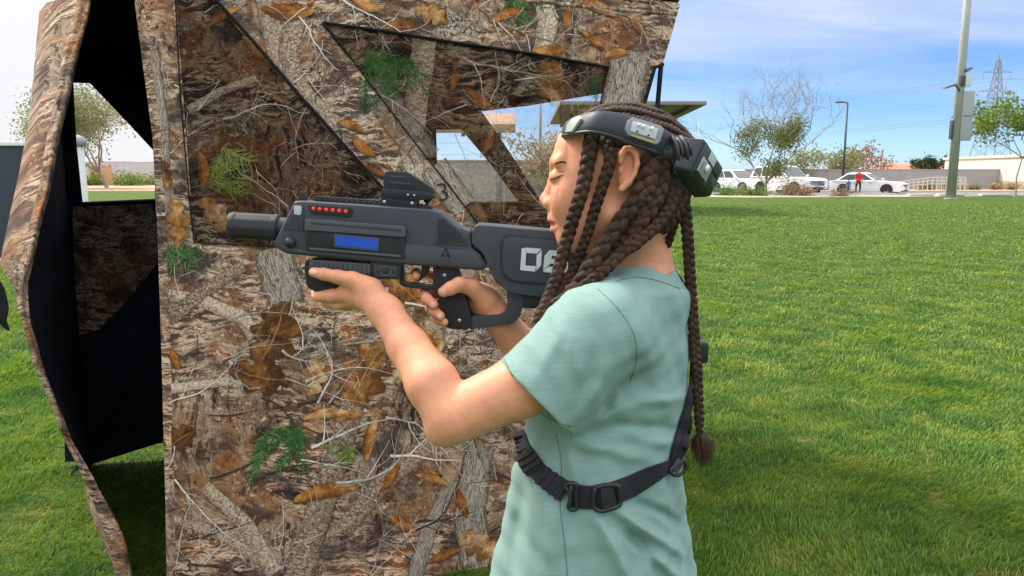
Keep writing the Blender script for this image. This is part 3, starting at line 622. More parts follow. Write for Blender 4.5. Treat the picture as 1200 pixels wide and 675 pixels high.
# ================================================================ PEOPLE FAR OFF
def far_person(label, px, py, h, top, low, faceleft, raise_=0):
    g = np.array(gnd(px, py), np.float32); s = h/1.75
    o = thing('person', label, 'person', g); V = lambda x, y, z: g+np.array([x, y, z], np.float32)*s
    ops = [('u', 0, ell(V(0, 0, 1.62), (.085*s, .095*s, .115*s))), ('u', .03, rc(V(0, 0, 1.4), V(0, 0, 1.6), .055*s)), ('u', .05, ell(V(0, 0, 1.25), (.17*s, .11*s, .26*s))), ('u', .05, ell(V(0, 0, .95), (.16*s, .11*s, .14*s)))]
    for sx in (-1, 1):
        ops += [('u', .03, chain([(V(sx*.18, 0, 1.40), .055*s), (V(sx*.23, -.03, 1.12), .045*s), (V(sx*.22, -.12, .90), .035*s), (V(sx*.22, -.14, .80), .04*s)])),
                ('u', .03, chain([(V(sx*.09, 0, .92), .085*s), (V(sx*.10, -.10*sx, .5), .06*s), (V(sx*.10, -.03*sx, .08), .04*s), (V(sx*.10, -.15-.03*sx, .035), .035*s)]))]
    v, f = implicit(ops, g-np.array([.4, .4, .0])*s, g+np.array([.4, .4, 1.8])*s, .018*s, 8)
    z = (v[:, 2]-g[2])/s; C = np.where((z > 1.45)[:, None], np.array([[.45, .25, .16]]), np.where((z > .9)[:, None], np.array([top]), np.array([low])))
    arm = (np.abs(v[:, 0]-g[0])/s > .19) & (z < 1.12) & (z > .7); C[arm] = (.45, .25, .16); C[(z < .09)] = (.05, .05, .05)
    C[(z > 1.64)] = (.04, .025, .02)
    t = NT('far_figure'); a = t.new('Attribute'); a.attribute_name = 'col'; t.base(a.outputs['Color'], .8, .2)
    b = npmesh('body', v, f, t.mat, o, True); vcol(b.data, 'col', C)
far_person('adult in a red top and dark trousers standing by the white sedan', 1005, 228.3, 1.70, (.55, .03, .05), (.03, .035, .06), True)
far_person('small child in blue standing beside the adult in red', 993.5, 228.4, 1.05, (.03, .14, .45), (.05, .10, .25), True)
# ================================================================ CAMOUFLAGE TENT
FL, FR = Vector((-.99, 2.10, 0)), Vector((.57, 2.60, 0))
PD = (FR-FL).normalized(); PN = Vector((PD.y, -PD.x, 0))                 # panel direction, outward normal (towards the camera)
def inpoly(x, y, poly):
    c = False; n = len(poly)
    for i in range(n):
        (x1, y1), (x2, y2) = poly[i], poly[(i+1) % n]
        if (y1 > y) != (y2 > y) and x < (x2-x1)*(y-y1)/(y2-y1)+x1: c = not c
    return c
def bulge(px, py):
    b = .035*math.exp(-(((px-480)/260)**2+((py-330)/330)**2))
    w = 1/(1+math.exp(-(py-400-(560-px)*.25)/35))*1/(1+math.exp((px-660)/30)); q = (px*.86+py*.52); q2 = px*.62+py*.80
    b += w*(.007*math.sin(q/23+.8*math.sin(py/70))+.004*math.sin(q2/13+1.1))*min(1, max(0, (px-250)/200))
    b += .0045*math.sin(px/31+py/77)+.002*math.sin(py/24-px/90+2)*(.4+.6*(py > 420))
    if px < 215: b -= .0000*(215-px)
    return b
def PM(px, py, off=0.0):
    d = ray(px, py); o = Vector((0, 0, HC)); t = (FL-o).dot(PN)/d.dot(PN); return o+d*t+PN*(bulge(px, py)+off)
WIN_L = [(204, -40), (228, -30), (252, 0), (300, 53), (350, 112), (400, 168), (448, 222), (474, 262), (455, 280), (400, 289), (320, 288), (228, 284), (222, 230), (212, 110)]
WIN_R = [(378, 28), (470, 41), (560, 55), (640, 67), (712, 79), (706, 100), (701, 125), (702, 200), (700, 275), (640, 281), (571, 280), (548, 250), (500, 188), (430, 96)]
PANEL = [(150, -95), (158, 0), (166, 60), (173, 110), (180, 160), (185, 260), (188, 350), (191, 450), (193, 520), (195, 600), (196, 675), (198, 748), (330, 728), (450, 704), (570, 682), (700, 661),
         (716, 540), (728, 400), (738, 280), (750, 200), (751, 128), (765, 80), (775, 76), (786, 40), (796, 4), (760, -1), (690, -9), (620, -16), (400, -50), (260, -75)]
# ---- printed cloth materials (pattern coordinates are the cloth's own UVs)
def camo_base(t):
    uv = t.coord('UV'); wn = t.new('VectorMath', operation='MULTIPLY_ADD'); t.put(wn.inputs[0], t.noise(uv, 1.6, 4, .6, 0, True)); wn.inputs[1].default_value = (.34, .34, 0); t.put(wn.inputs[2], uv); w = wn.outputs[0]
    def mp(v, sx, sy, rz, lx=0):
        m = t.new('Mapping'); t.l.new(v, m.inputs[0]); m.inputs['Scale'].default_value = (sx, sy, 1); m.inputs['Rotation'].default_value = (0, 0, R(rz)); m.inputs['Location'].default_value = (lx, lx*.7, 0); return m.outputs[0]
    K = (.012, .009, .008)
    soft = t.noise(mp(w, 1, 1, 0), 1.0, 6, .60, .5)
    c = t.ramp(soft, [(.26, K), (.36, (.06, .030, .018)), (.43, (.15, .075, .038)), (.49, (.23, .145, .09)), (.54, (.14, .07, .038)), (.60, (.36, .265, .18)), (.655, (.11, .075, .072)), (.73, (.60, .50, .40))])
    # horizontal strips of bark and litter low on the cloth, steeper ones high up
    st = t.noise(mp(w, 1.0, 5.5, 8), 2.0, 6, .66, .45); stc = t.ramp(st, [(.33, K), (.40, (.10, .065, .05)), (.455, (.030, .022, .022)), (.50, (.30, .23, .17)), (.555, (.58, .51, .42)), (.59, (.10, .055, .035)), (.655, (.24, .14, .085)), (.72, (.66, .58, .48))])
    sm = t.ramp(t.noise(mp(uv, 1, 1, 0, 3.1), .75, 3, .5), [(.44, 0), (.53, 1)]); c = t.mix(sm, c, stc)
    st2 = t.noise(mp(w, 5.0, 1.0, -14), 2.1, 6, .66, .5); st2c = t.ramp(st2, [(.36, K), (.44, (.10, .06, .04)), (.52, (.30, .25, .20)), (.60, (.12, .075, .05)), (.68, (.34, .26, .19)), (.78, (.50, .44, .37))])
    c = t.mix(t.ramp(t.noise(mp(uv, 1, 1, 0, 9.3), .9, 3, .5), [(.54, 0), (.61, 1)]), c, st2c)
    # cracked bark plates
    vo = t.new('TexVoronoi', feature='DISTANCE_TO_EDGE'); t.put(vo.inputs['Vector'], mp(w, 1.7, 1.0, 20)); vo.inputs['Scale'].default_value = 15
    crack = t.ramp(vo.outputs['Distance'], [(.02, 0), (.13, 1)]); pl = t.mix(crack, K, t.ramp(t.noise(mp(w, 1, 1, 0), 8, 4, .7), [(.35, (.15, .12, .10)), (.6, (.42, .38, .33)), (.75, (.62, .58, .52))]))
    c = t.mix(t.ramp(t.noise(mp(uv, 1, 1, 0, 17.7), 1.1, 3, .55), [(.60, 0), (.66, 1)]), c, pl)
    # rust patches, lichen speckle, dark specks, hairline cracks
    c = t.mix(t.math('MULTIPLY', t.ramp(t.noise(mp(w, 1, 1, 0, 5.5), 1.9, 4, .6), [(.57, 0), (.66, 1)]), .6), c, (.27, .10, .028))
    sp = t.noise(mp(w, 1, 1, 30), 15, 5, .78); spm = t.ramp(t.noise(mp(uv, 1, 1, 0, 21), 1.5, 3, .5), [(.45, 0), (.55, 1)])
    c = t.mix(t.math('MULTIPLY', t.ramp(sp, [(.55, 0), (.60, 1)]), t.math('MULTIPLY', spm, .85)), c, (.55, .49, .42))
    c = t.mix(t.math('MULTIPLY', t.ramp(t.noise(mp(w, 1.2, 1, -20, 4), 10, 5, .75), [(.57, 0), (.62, 1)]), .9), c, K)
    hv = t.new('TexVoronoi', feature='DISTANCE_TO_EDGE'); t.put(hv.inputs['Vector'], mp(w, 1, 2.2, -12)); hv.inputs['Scale'].default_value = 3.4
    c = t.mix(t.math('MULTIPLY', t.ramp(hv.outputs['Distance'], [(.008, 1), (.024, 0)]), .5), c, K)
    c = t.mix(t.math('MULTIPLY', t.ramp(t.noise(mp(w, 1, 6, 32), 6, 5, .7, .5), [(.60, 0), (.66, 1)]), .7), c, (.50, .44, .36))
    dk = t.ramp(t.noise(mp(w, 1, 1.3, 15, 12.5), 1.35, 5, .62), [(.52, 0), (.60, 1)]); c = t.mix(t.math('MULTIPLY', dk, .78), c, (.030, .022, .024))
    gy = t.ramp(t.noise(mp(uv, 1, 1, 0, 31), .8, 2, .5), [(.42, 0), (.60, 1)]); c = t.mix(1, c, t.mix(gy, (1.12, .92, .80), (1.04, .95, .88)), 'MULTIPLY')
    return c, uv
def cloth_finish(t, c, mesh_alpha=None, rough=.75):
    gm = t.new('Gamma'); gm.inputs[1].default_value = .96 if mesh_alpha is None else 1.12; t.l.new(c, gm.inputs[0]); c = gm.outputs[0]
    hs = t.new('HueSaturation'); hs.inputs['Saturation'].default_value = 1.08; hs.inputs['Value'].default_value = CAMO_V if mesh_alpha is None else CAMO_V*1.12; t.l.new(c, hs.inputs['Color']); c = hs.outputs[0]
    t.base(c, rough, .25); t.bump(t.noise(t.coord('UV'), 60, 3, .6), .12, .002)
    if mesh_alpha:
        tr = t.new('BsdfTransparent'); ms = t.new('MixShader'); ms.inputs[0].default_value = mesh_alpha
        t.l.new(tr.outputs[0], ms.inputs[1]); t.l.new(t.b.outputs[0], ms.inputs[2]); t.l.new(ms.outputs[0], t.out.inputs[0])
    return t.mat
CAMO_V = 1.24
def camo_mat(name, a=None): t = NT(name); c, uv = camo_base(t); return cloth_finish(t, c, a)
def print_mat(kind, a=None):
    t = NT('print_'+kind+('_mesh' if a else '')); uv = t.coord('UV'); sx = t.new('SeparateXYZ'); t.l.new(uv, sx.inputs[0]); u, v = sx.outputs[0], sx.outputs[1]    # u along, v -1..1 across (fractional part carries seed)
    g = t.new('NewGeometry'); rnd = g.outputs['Random Per Island']; P = g.outputs['Position']
    av = t.math('ABSOLUTE', v)
    if kind in ('leaf', 'oak'):
        vein = t.math('ABSOLUTE', t.math('SINE', t.math('MULTIPLY', t.math('SUBTRACT', u, t.math('MULTIPLY', av, .16)), 26.0)))
        c = t.ramp(t.math('ADD', t.noise(P, 13, 6, .72, .6), t.math('MULTIPLY', t.math('SUBTRACT', rnd, .5), .20)), [(.34, (.06, .020, .008)), (.44, (.19, .066, .020)), (.53, (.36, .145, .045)), (.62, (.50, .26, .11)), (.76, (.68, .48, .28))] if kind == 'leaf' else
                   [(.36, (.035, .015, .008)), (.44, (.14, .055, .019)), (.52, (.29, .125, .042)), (.61, (.46, .26, .12)), (.74, (.66, .49, .31))])
        c = t.mix(t.math('MULTIPLY', t.ramp(vein, [(.0, 1), (.22, 0)]), .55), c, (.10, .04, .012))
        c = t.mix(t.ramp(av, [(.01, .5), (.045, 0)]), c, (.50, .32, .16)); c = t.mix(t.ramp(av, [(.80, 0), (1, .7)]), c, (.05, .022, .01))
        c = t.mix(t.math('MULTIPLY', t.ramp(v, [(-.2, 0), (.7, 1)]), .5), c, (.06, .024, .011)); c = t.mix(t.math('MULTIPLY', t.ramp(t.noise(P, 34, 5, .7), [(.52, 0), (.62, 1)]), .6), c, (.07, .03, .014))
    elif kind == 'twig':
        c = t.ramp(t.math('ADD', t.noise(P, 40, 4, .7), t.math('MULTIPLY', t.math('SUBTRACT', rnd, .5), .5)), [(.3, (.16, .115, .085)), (.55, (.42, .36, .30)), (.75, (.68, .62, .55))])
        c = t.mix(t.ramp(v, [(.1, 0), (.95, .75)]), c, (.10, .075, .06))
    elif kind == 'stick':
        c = t.ramp(t.noise(P, 40, 3), [(.35, (.02, .014, .012)), (.7, (.06, .04, .03))])
    elif kind == 'trunk':
        mp = t.new('Mapping'); t.l.new(uv, mp.inputs[0]); mp.inputs['Scale'].default_value = (9, 1.2, 1); n = t.noise(mp.outputs[0], 2.4, 6, .72, .8)
        c = t.ramp(t.math('ADD', n, t.math('MULTIPLY', t.math('SUBTRACT', rnd, .5), .12)), [(.33, (.025, .016, .013)), (.42, (.15, .095, .065)), (.52, (.34, .25, .18)), (.66, (.62, .52, .41))])
        c = t.mix(t.math('MULTIPLY', t.ramp(t.noise(P, 55, 4, .75), [(.58, 0), (.66, 1)]), .5), c, (.07, .05, .04))
        c = t.mix(t.ramp(v, [(.0, 0), (.9, .5)]), c, (.12, .07, .05)); c = t.mix(t.ramp(av, [(.9, 0), (1, .7)]), c, (.03, .02, .017))
    elif kind == 'bark':
        mp = t.new('Mapping'); t.l.new(uv, mp.inputs[0]); mp.inputs['Scale'].default_value = (1.3, 3.6, 1); n = t.noise(mp.outputs[0], 4.5, 6, .75, 1.4)
        c = t.ramp(n, [(.38, (.012, .009, .008)), (.45, (.09, .062, .048)), (.51, (.24, .185, .145)), (.57, (.52, .46, .39)), (.62, (.16, .10, .07)), (.72, (.70, .64, .55))])
        c = t.mix(t.ramp(av, [(.75, 0), (1, .8)]), c, (.03, .02, .017))
    elif kind == 'needle':
        c = t.ramp(t.math('ADD', t.noise(P, 9, 3), t.math('MULTIPLY', t.math('SUBTRACT', rnd, .5), .5)), [(.3, (.015, .045, .014)), (.55, (.035, .095, .028)), (.8, (.10, .16, .05))])
    else:  # pale needle
        c = t.ramp(t.math('ADD', t.noise(P, 9, 3), t.math('MULTIPLY', t.math('SUBTRACT', rnd, .5), .5)), [(.3, (.07, .10, .02)), (.6, (.17, .20, .055)), (.85, (.30, .30, .12))])
    return cloth_finish(t, c, a)
KINDS = ['leaf', 'oak', 'twig', 'stick', 'trunk', 'bark', 'needle', 'paleneedle']
MESH_A = .30
MATS_S = [camo_mat('camo_cloth')]+[print_mat(k) for k in KINDS]; MATS_M = [camo_mat('camo_window_mesh', MESH_A)]+[print_mat(k, .40) for k in KINDS]
M_black = plain('black_liner', (.011, .013, .020), .9, .1, var=.3, scale=8); M_blacktrim = plain('black_binding', (.010, .010, .012), .8, .2)
# ---- the print: strips laid flush on the cloth, sorted into the panel or the window they belong to
class Print:
    LAY = dict(trunk=.0020, bark=.0022, stick=.0026, needle=.0030, paleneedle=.0030, oak=.0034, leaf=.0037, twig=.0040)
    def __init__(s): s.rnd = random.Random(3); s.bins = {'panel': [], 'left': [], 'right': []}
    def where(s, x, y):
        if inpoly(x, y, WIN_L): return 'left'
        if inpoly(x, y, WIN_R): return 'right'
        return 'panel' if inpoly(x, y, PANEL) else None
    def strip(s, kind, cl, wd, vlen=None):     # centre line in cloth pixels with half widths; cut where it crosses window borders
        if len(cl) < 2: return
        off = s.LAY[kind]+s.rnd.uniform(-.00014, .00014); n = len(cl); L = []; acc = 0
        for i in range(n):
            a, b = cl[max(i-1, 0)], cl[min(i+1, n-1)]; dx, dy = b[0]-a[0], b[1]-a[1]; l = math.hypot(dx, dy) or 1
            if i: acc += math.hypot(cl[i][0]-cl[i-1][0], cl[i][1]-cl[i-1][1])
            nx, ny = -dy/l, dx/l; w = wd[i] if not isinstance(wd[i], tuple) else wd[i]; w0, w1 = (w, w) if not isinstance(w, tuple) else w
            L.append(((cl[i][0]-nx*w0, cl[i][1]-ny*w0), cl[i], (cl[i][0]+nx*w1, cl[i][1]+ny*w1), acc/(vlen or 60)))
        run, cur = [], None
        def flush():
            if cur and len(run) > 1: s.bins[cur].append((kind, list(run), off))
        for q in L:
            w = s.where(*q[1])
            if w and w == 'panel' and not (s.where(*q[0]) == s.where(*q[2]) == w):
                w = w if wd[0] != 0 and max(abs(q[0][0]-q[2][0]), abs(q[0][1]-q[2][1])) < 5 else (w if s.where(*q[0]) or s.where(*q[2]) else None)
            if w != cur:
                flush(); run = []; cur = w
            if w: run.append(q)
        flush()
    def leaf(s, x, y, ln, w, rot, bend=.12, kind='leaf'):
        ln, w = ln*.90, w*.88
        n = 13 if kind == 'leaf' else 31; cl, wd = [], []; a = R(rot); ca, sa = math.cos(a), math.sin(a); sgn = s.rnd.choice((-1, 1))
        for i in range(n):
            t = i/(n-1); u = (t-.5)*ln; v = sgn*bend*ln*(t-t*t)*2
            cl.append((x+u*ca-v*sa, y+u*sa+v*ca))
            if kind == 'leaf': q = w/2*math.sin(math.pi*min(1, t*.94+.04))**.8*(1+.10*(i % 2)); wd.append((q, q*.85))
            else:
                env = math.sin(math.pi*min(1, t*.9+.07))**.7; lob = lambda o: .40+.72*abs(math.sin(math.pi*(t*3.1+o)))**.75; q = w/2*env*lob(.1); q2 = w/2*env*lob(.4); wd.append((q, q2))
        s.strip(kind, cl, wd, ln)
    def twig(s, x, y, rot, ln, w, kind='twig', fork=.5, lv=0, jit=.16):
        n = max(3, int(ln/7)); a = R(rot); cl, wd = [(x, y)], [w]; dx = s.rnd.gauss(0, .03)
        for i in range(n):
            a += s.rnd.gauss(dx, jit); x += math.cos(a)*ln/n; y += math.sin(a)*ln/n; cl.append((x, y)); wd.append(max(.28, w*(1-(i+1)/n*.8)))
            if lv < 3 and i > 0 and s.rnd.random() < fork: s.twig(x, y, math.degrees(a)+s.rnd.choice((-1, 1))*s.rnd.uniform(22, 62), ln*s.rnd.uniform(.25, .6)*(1-i/n*.5), wd[-1]*.62, kind, fork*.75, lv+1, jit)
        s.strip(kind, cl, wd, 50)
    def trunk(s, pts, w0, w1, kind='trunk'):
        cl, wd = [], []; m = len(pts)-1; N = 8*m
        for i in range(N+1):
            t = i/N*m; k = min(int(t), m-1); f = t-k; f = f
            cl.append((pts[k][0]+(pts[k+1][0]-pts[k][0])*f+s.rnd.gauss(0, .4), pts[k][1]+(pts[k+1][1]-pts[k][1])*f)); q = w0+(w1-w0)*i/N
            wd.append((q*s.rnd.uniform(.92, 1.08), q*s.rnd.uniform(.92, 1.08)))
        s.strip(kind, cl, wd, 60)
    def sprig(s, x, y, rot, ln, n, kind='needle', nl=26, wd=.75):
        for k in range(n):
            a0 = rot+s.rnd.uniform(-60, 60); l = ln*s.rnd.uniform(.55, 1); cx, cy, a = x+s.rnd.uniform(-4, 4), y+s.rnd.uniform(-4, 4), R(a0); st = max(5, int(l/5))
            cl = [(cx, cy)]
            for i in range(st):
                a += s.rnd.gauss(0, .09); cx += math.cos(a)*l/st; cy += math.sin(a)*l/st; cl.append((cx, cy))
                for sg in (-1, 1):
                    b = a+sg*s.rnd.uniform(.45, .95); q = nl*s.rnd.uniform(.5, 1)*(1-.5*i/st); mx, my = cx+math.cos(b)*q*.5, cy+math.sin(b)*q*.5; b += s.rnd.gauss(0, .2)
                    s.strip(kind, [(cx, cy), (mx, my), (mx+math.cos(b)*q*.5, my+math.sin(b)*q*.5)], [wd, wd*.9, .25])
            s.strip(kind, cl, [wd*1.2]*len(cl))
PR = Print()
def compose_print():
    p = PR; rd = p.rnd
    # big limbs and bark seen in the photograph's cloth
    p.trunk([(318, 285), (326, 318), (336, 352)], 24, 20, 'bark'); p.trunk([(345, 20), (338, 62), (345, 110)], 13, 10); p.trunk([(496, 48), (488, 110), (480, 175), (484, 240)], 15, 12)
    p.trunk([(632, -8), (640, 22), (634, 60)], 12, 12); p.trunk([(738, 60), (728, 118), (716, 170)], 24, 22, 'bark'); p.trunk([(345, 690), (372, 600), (398, 520), (412, 470)], 17, 13)
    p.trunk([(240, 568), (285, 610), (322, 668)], 8, 11); p.trunk([(198, 604), (255, 625), (318, 662)], 4.5, 6.5); p.trunk([(400, 620), (450, 560), (500, 520), (560, 492)], 12, 8)
    p.trunk([(430, 96), (480, 160), (530, 230), (560, 262)], 20, 15, 'bark'); p.trunk([(200, 372), (240, 340), (285, 310)], 9, 7); p.trunk([(198, 345), (240, 352), (285, 372), (300, 392)], 7, 10)
    p.trunk([(560, 520), (548, 600), (566, 690)], 17, 20, 'bark'); p.trunk([(480, 690), (500, 620), (528, 560)], 10, 8, 'bark'); p.trunk([(196, 455), (260, 446), (330, 452)], 6, 4); p.trunk([(300, -40), (320, 60), (390, 150)], 10, 8)
    p.trunk([(222, 130), (258, 108), (300, 92)], 6, 4); p.trunk([(178, 60), (190, 150), (192, 250)], 8, 9, 'bark'); p.trunk([(585, 410), (560, 470), (530, 520)], 9, 12, 'bark')
    for x, y, r, l, w in ((205, 520, 70, 90, 1.6), (330, 408, 42, 75, 2.6), (372, 470, -78, 95, 2.4), (385, 470, -60, 85, 2.2), (355, 408, -88, 55, 1.6), (232, 130, -42, 45, 2.6), (262, 140, -14, 120, 2.0), (540, 68, 28, 130, 2.6),
                          (205, 560, 60, 120, 2.0), (215, 610, 100, 90, 1.8), (330, 665, -58, 120, 2.2), (395, 650, -30, 110, 1.6), (350, 20, 50, 80, 1.8), (430, 110, 20, 90, 2.2), (360, 90, 70, 70, 1.5), (400, 0, 35, 100, 2.0), (560, 10, 34, 120, 2.6),
                          (690, 4, 40, 90, 2.4), (470, 10, 130, 60, 1.4), (450, 485, 12, 140, 2.4), (200, 470, -30, 110, 1.5), (260, 420, -25, 90, 1.6), (240, 660, -60, 70, 1.3), (360, 560, -45, 90, 1.3), (520, 470, 20, 120, 2.0), (470, 640, -70, 100, 1.4),
                          (205, 100, 40, 60, 1.4), (200, 180, -50, 60, 1.4), (330, 250, -130, 70, 1.3), (350, 260, -70, 80, 1.2), (300, 200, 40, 60, 1.1), (600, 95, 10, 70, 1.5), (690, 90, 150, 80, 1.5), (610, 40, -40, 60, 1.3), (740, 10, 100, 60, 1.3),
                          (530, 210, 60, 60, 1.4), (510, 190, 20, 70, 1.2), (580, 560, -110, 110, 1.4), (600, 600, 170, 90, 1.4), (430, 690, -80, 90, 1.4), (560, 470, 80, 90, 1.5)):
        p.twig(x, y, r, l, w*.62, fork=.5)
    for k in range(150):
        x, y = rd.uniform(160, 780), rd.uniform(-60, 700); p.twig(x, y, rd.uniform(0, 360), rd.uniform(22, 70), rd.uniform(.4, .85), rd.choice(('twig', 'twig', 'stick', 'stick')), .55)
    for k in range(30):
        x, y = rd.uniform(180, 620), rd.uniform(290, 700); p.twig(x, y, rd.uniform(-30, 20), rd.uniform(60, 130), rd.uniform(.8, 2.0), rd.choice(('stick', 'stick', 'twig')), .2, 0, .08)
    for a in ((262, 175, 80, 46, 6, 'paleneedle', 30), (250, 215, 10, 40, 5, 'paleneedle', 26), (430, 60, 60, 62, 9, 'needle', 24), (470, 70, 100, 60, 8, 'needle', 24), (605, -4, 75, 40, 6, 'needle', 16), (310, 505, 50, 70, 5, 'needle', 22), (352, 496, 112, 72, 5, 'needle', 22), (200, 290, 60, 42, 6, 'needle', 20),
              (412, 520, 130, 34, 5, 'paleneedle', 16), (690, 92, 60, 30, 5, 'needle', 16), (590, 640, 60, 34, 4, 'paleneedle', 16)):
        p.sprig(*a)
    for a in ((338, 12, 70, 24, 3), (468, 30, 52, 20, 6), (428, 6, 40, 18, 25), (664, 24, 34, 13, 95), (640, 60, 42, 18, 0), (693, 46, 34, 13, 35), (722, 65, 34, 14, -8), (560, 117, 46, 17, 38), (528, 88, 52, 13, 98), (650, 86, 36, 16, 70), (745, 30, 34, 16, 60), (566, 168, 42, 12, 112),
              (380, 577, 84, 22, -12), (434, 511, 62, 17, 102), (384, 485, 62, 14, -8), (455, 556, 46, 13, -55), (410, 486, 34, 12, -15), (470, 610, 40, 14, 30), (520, 650, 46, 14, -20), (700, 12, 50, 16, 20), (590, 20, 44, 15, 160), (410, 150, 38, 12, 20), (425, 172, 40, 14, 40), (436, 200, 36, 12, 30),
              (540, 585, 40, 14, 70), (505, 560, 46, 12, 20), (236, 200, 50, 16, 85), (300, 60, 50, 16, 45), (262, 20, 44, 13, 150), (560, 250, 30, 13, 50), (206, 420, 30, 12, 70), (330, 690, 60, 18, 8), (240, 690, 50, 16, -20)):
        p.leaf(*a)
    for a in ((206, 262, 62, 30, 85), (318, 388, 88, 62, -68), (213, 514, 46, 36, -35), (306, 436, 78, 44, 12), (432, 434, 92, 62, -62), (500, 410, 60, 40, 60), (640, 100, 60, 40, 70), (258, 250, 60, 34, 40), (470, 340, 66, 42, 40), (510, 480, 50, 34, 10), (395, 250, 60, 34, 30), (195, 205, 38, 22, 80), (365, 440, 50, 34, 100), (560, 640, 60, 40, 30), (505, 20, 46, 28, 20)):
        p.leaf(*a, kind='oak')
compose_print()
def cloth(name, outer, holes, bin_, mats, parent, step=9):
    pts = []; edges = []
    def loop(poly):
        b = len(pts); q = []
        n = len(poly)
        for i in range(n):
            a, c = poly[i], poly[(i+1) % n]; k = max(1, int(math.hypot(c[0]-a[0], c[1]-a[1])/step))
            q += [(a[0]+(c[0]-a[0])*j/k, a[1]+(c[1]-a[1])*j/k) for j in range(k)]
        pts.extend(q); edges.extend((b+i, b+(i+1) % len(q)) for i in range(len(q)))
    loop(outer)
    for h in holes: loop(h)
    x0, x1 = min(p[0] for p in outer), max(p[0] for p in outer); y0, y1 = min(p[1] for p in outer), max(p[1] for p in outer)
    y = y0+step/2; r = 0
    while y < y1:
        x = x0+step/2+(step/2 if r % 2 else 0); r += 1
        while x < x1:
            if inpoly(x, y, outer) and not any(inpoly(x, y, h) for h in holes): pts.append((x, y))
            x += step
        y += step*.87
    V, _, Fs, *_ = delaunay_2d_cdt([Vector(p) for p in pts], edges, [], 0, 1e-4)
    fs = []
    for f in Fs:
        cx, cy = sum(V[i][0] for i in f)/len(f), sum(V[i][1] for i in f)/len(f)
        if inpoly(cx, cy, outer) and not any(inpoly(cx, cy, h) for h in holes): fs.append(tuple(f))
    v = [PM(p[0], p[1]) for p in V]; uvs = [(p[0]/100, -p[1]/100) for p in V]; mi = [0]*len(fs); fuv = [[uvs[i] for i in f] for f in fs]
    for kind, run, off in PR.bins[bin_]:
        b = len(v); m = KINDS.index(kind)+1; sd = 0
        for q in run:
            for j, s_ in enumerate((-1, 0, 1)): v.append(PM(q[j][0], q[j][1], off))
        for i in range(len(run)-1):
            for j in range(2):
                a = b+i*3+j; fs.append((a, a+1, a+4, a+3)); mi.append(m); s0, s1 = j-1, j; fuv.append([(run[i][3], s0), (run[i][3], s1), (run[i+1][3], s1), (run[i+1][3], s0)])
    me = bpy.data.meshes.new(name); me.from_pydata(v, [], fs); me.update(); me.polygons.foreach_set('material_index', mi)
    ul = me.uv_layers.new(name='UVMap'); ul.data.foreach_set('uv', [c for f in fuv for p in f for c in p])
    return link(name, me, mats, parent, True)
def binding(poly, w, parent, name='window_binding', mat=None, closed=True, off=.005):
    q = list(poly)+([poly[0]] if closed else []); pts = []
    for i in range(len(q)-1):
        k = max(1, int(math.hypot(q[i+1][0]-q[i][0], q[i+1][1]-q[i][1])/14))
        pts += [PM(q[i][0]+(q[i+1][0]-q[i][0])*j/k, q[i][1]+(q[i+1][1]-q[i][1])*j/k, off) for j in range(k)]
    pts.append(PM(*q[-1], off)); w = [(w(p) if callable(w) else w) for p in pts]; return MB().tube(pts, w, 6).build(name, mat or M_blacktrim, parent, True)
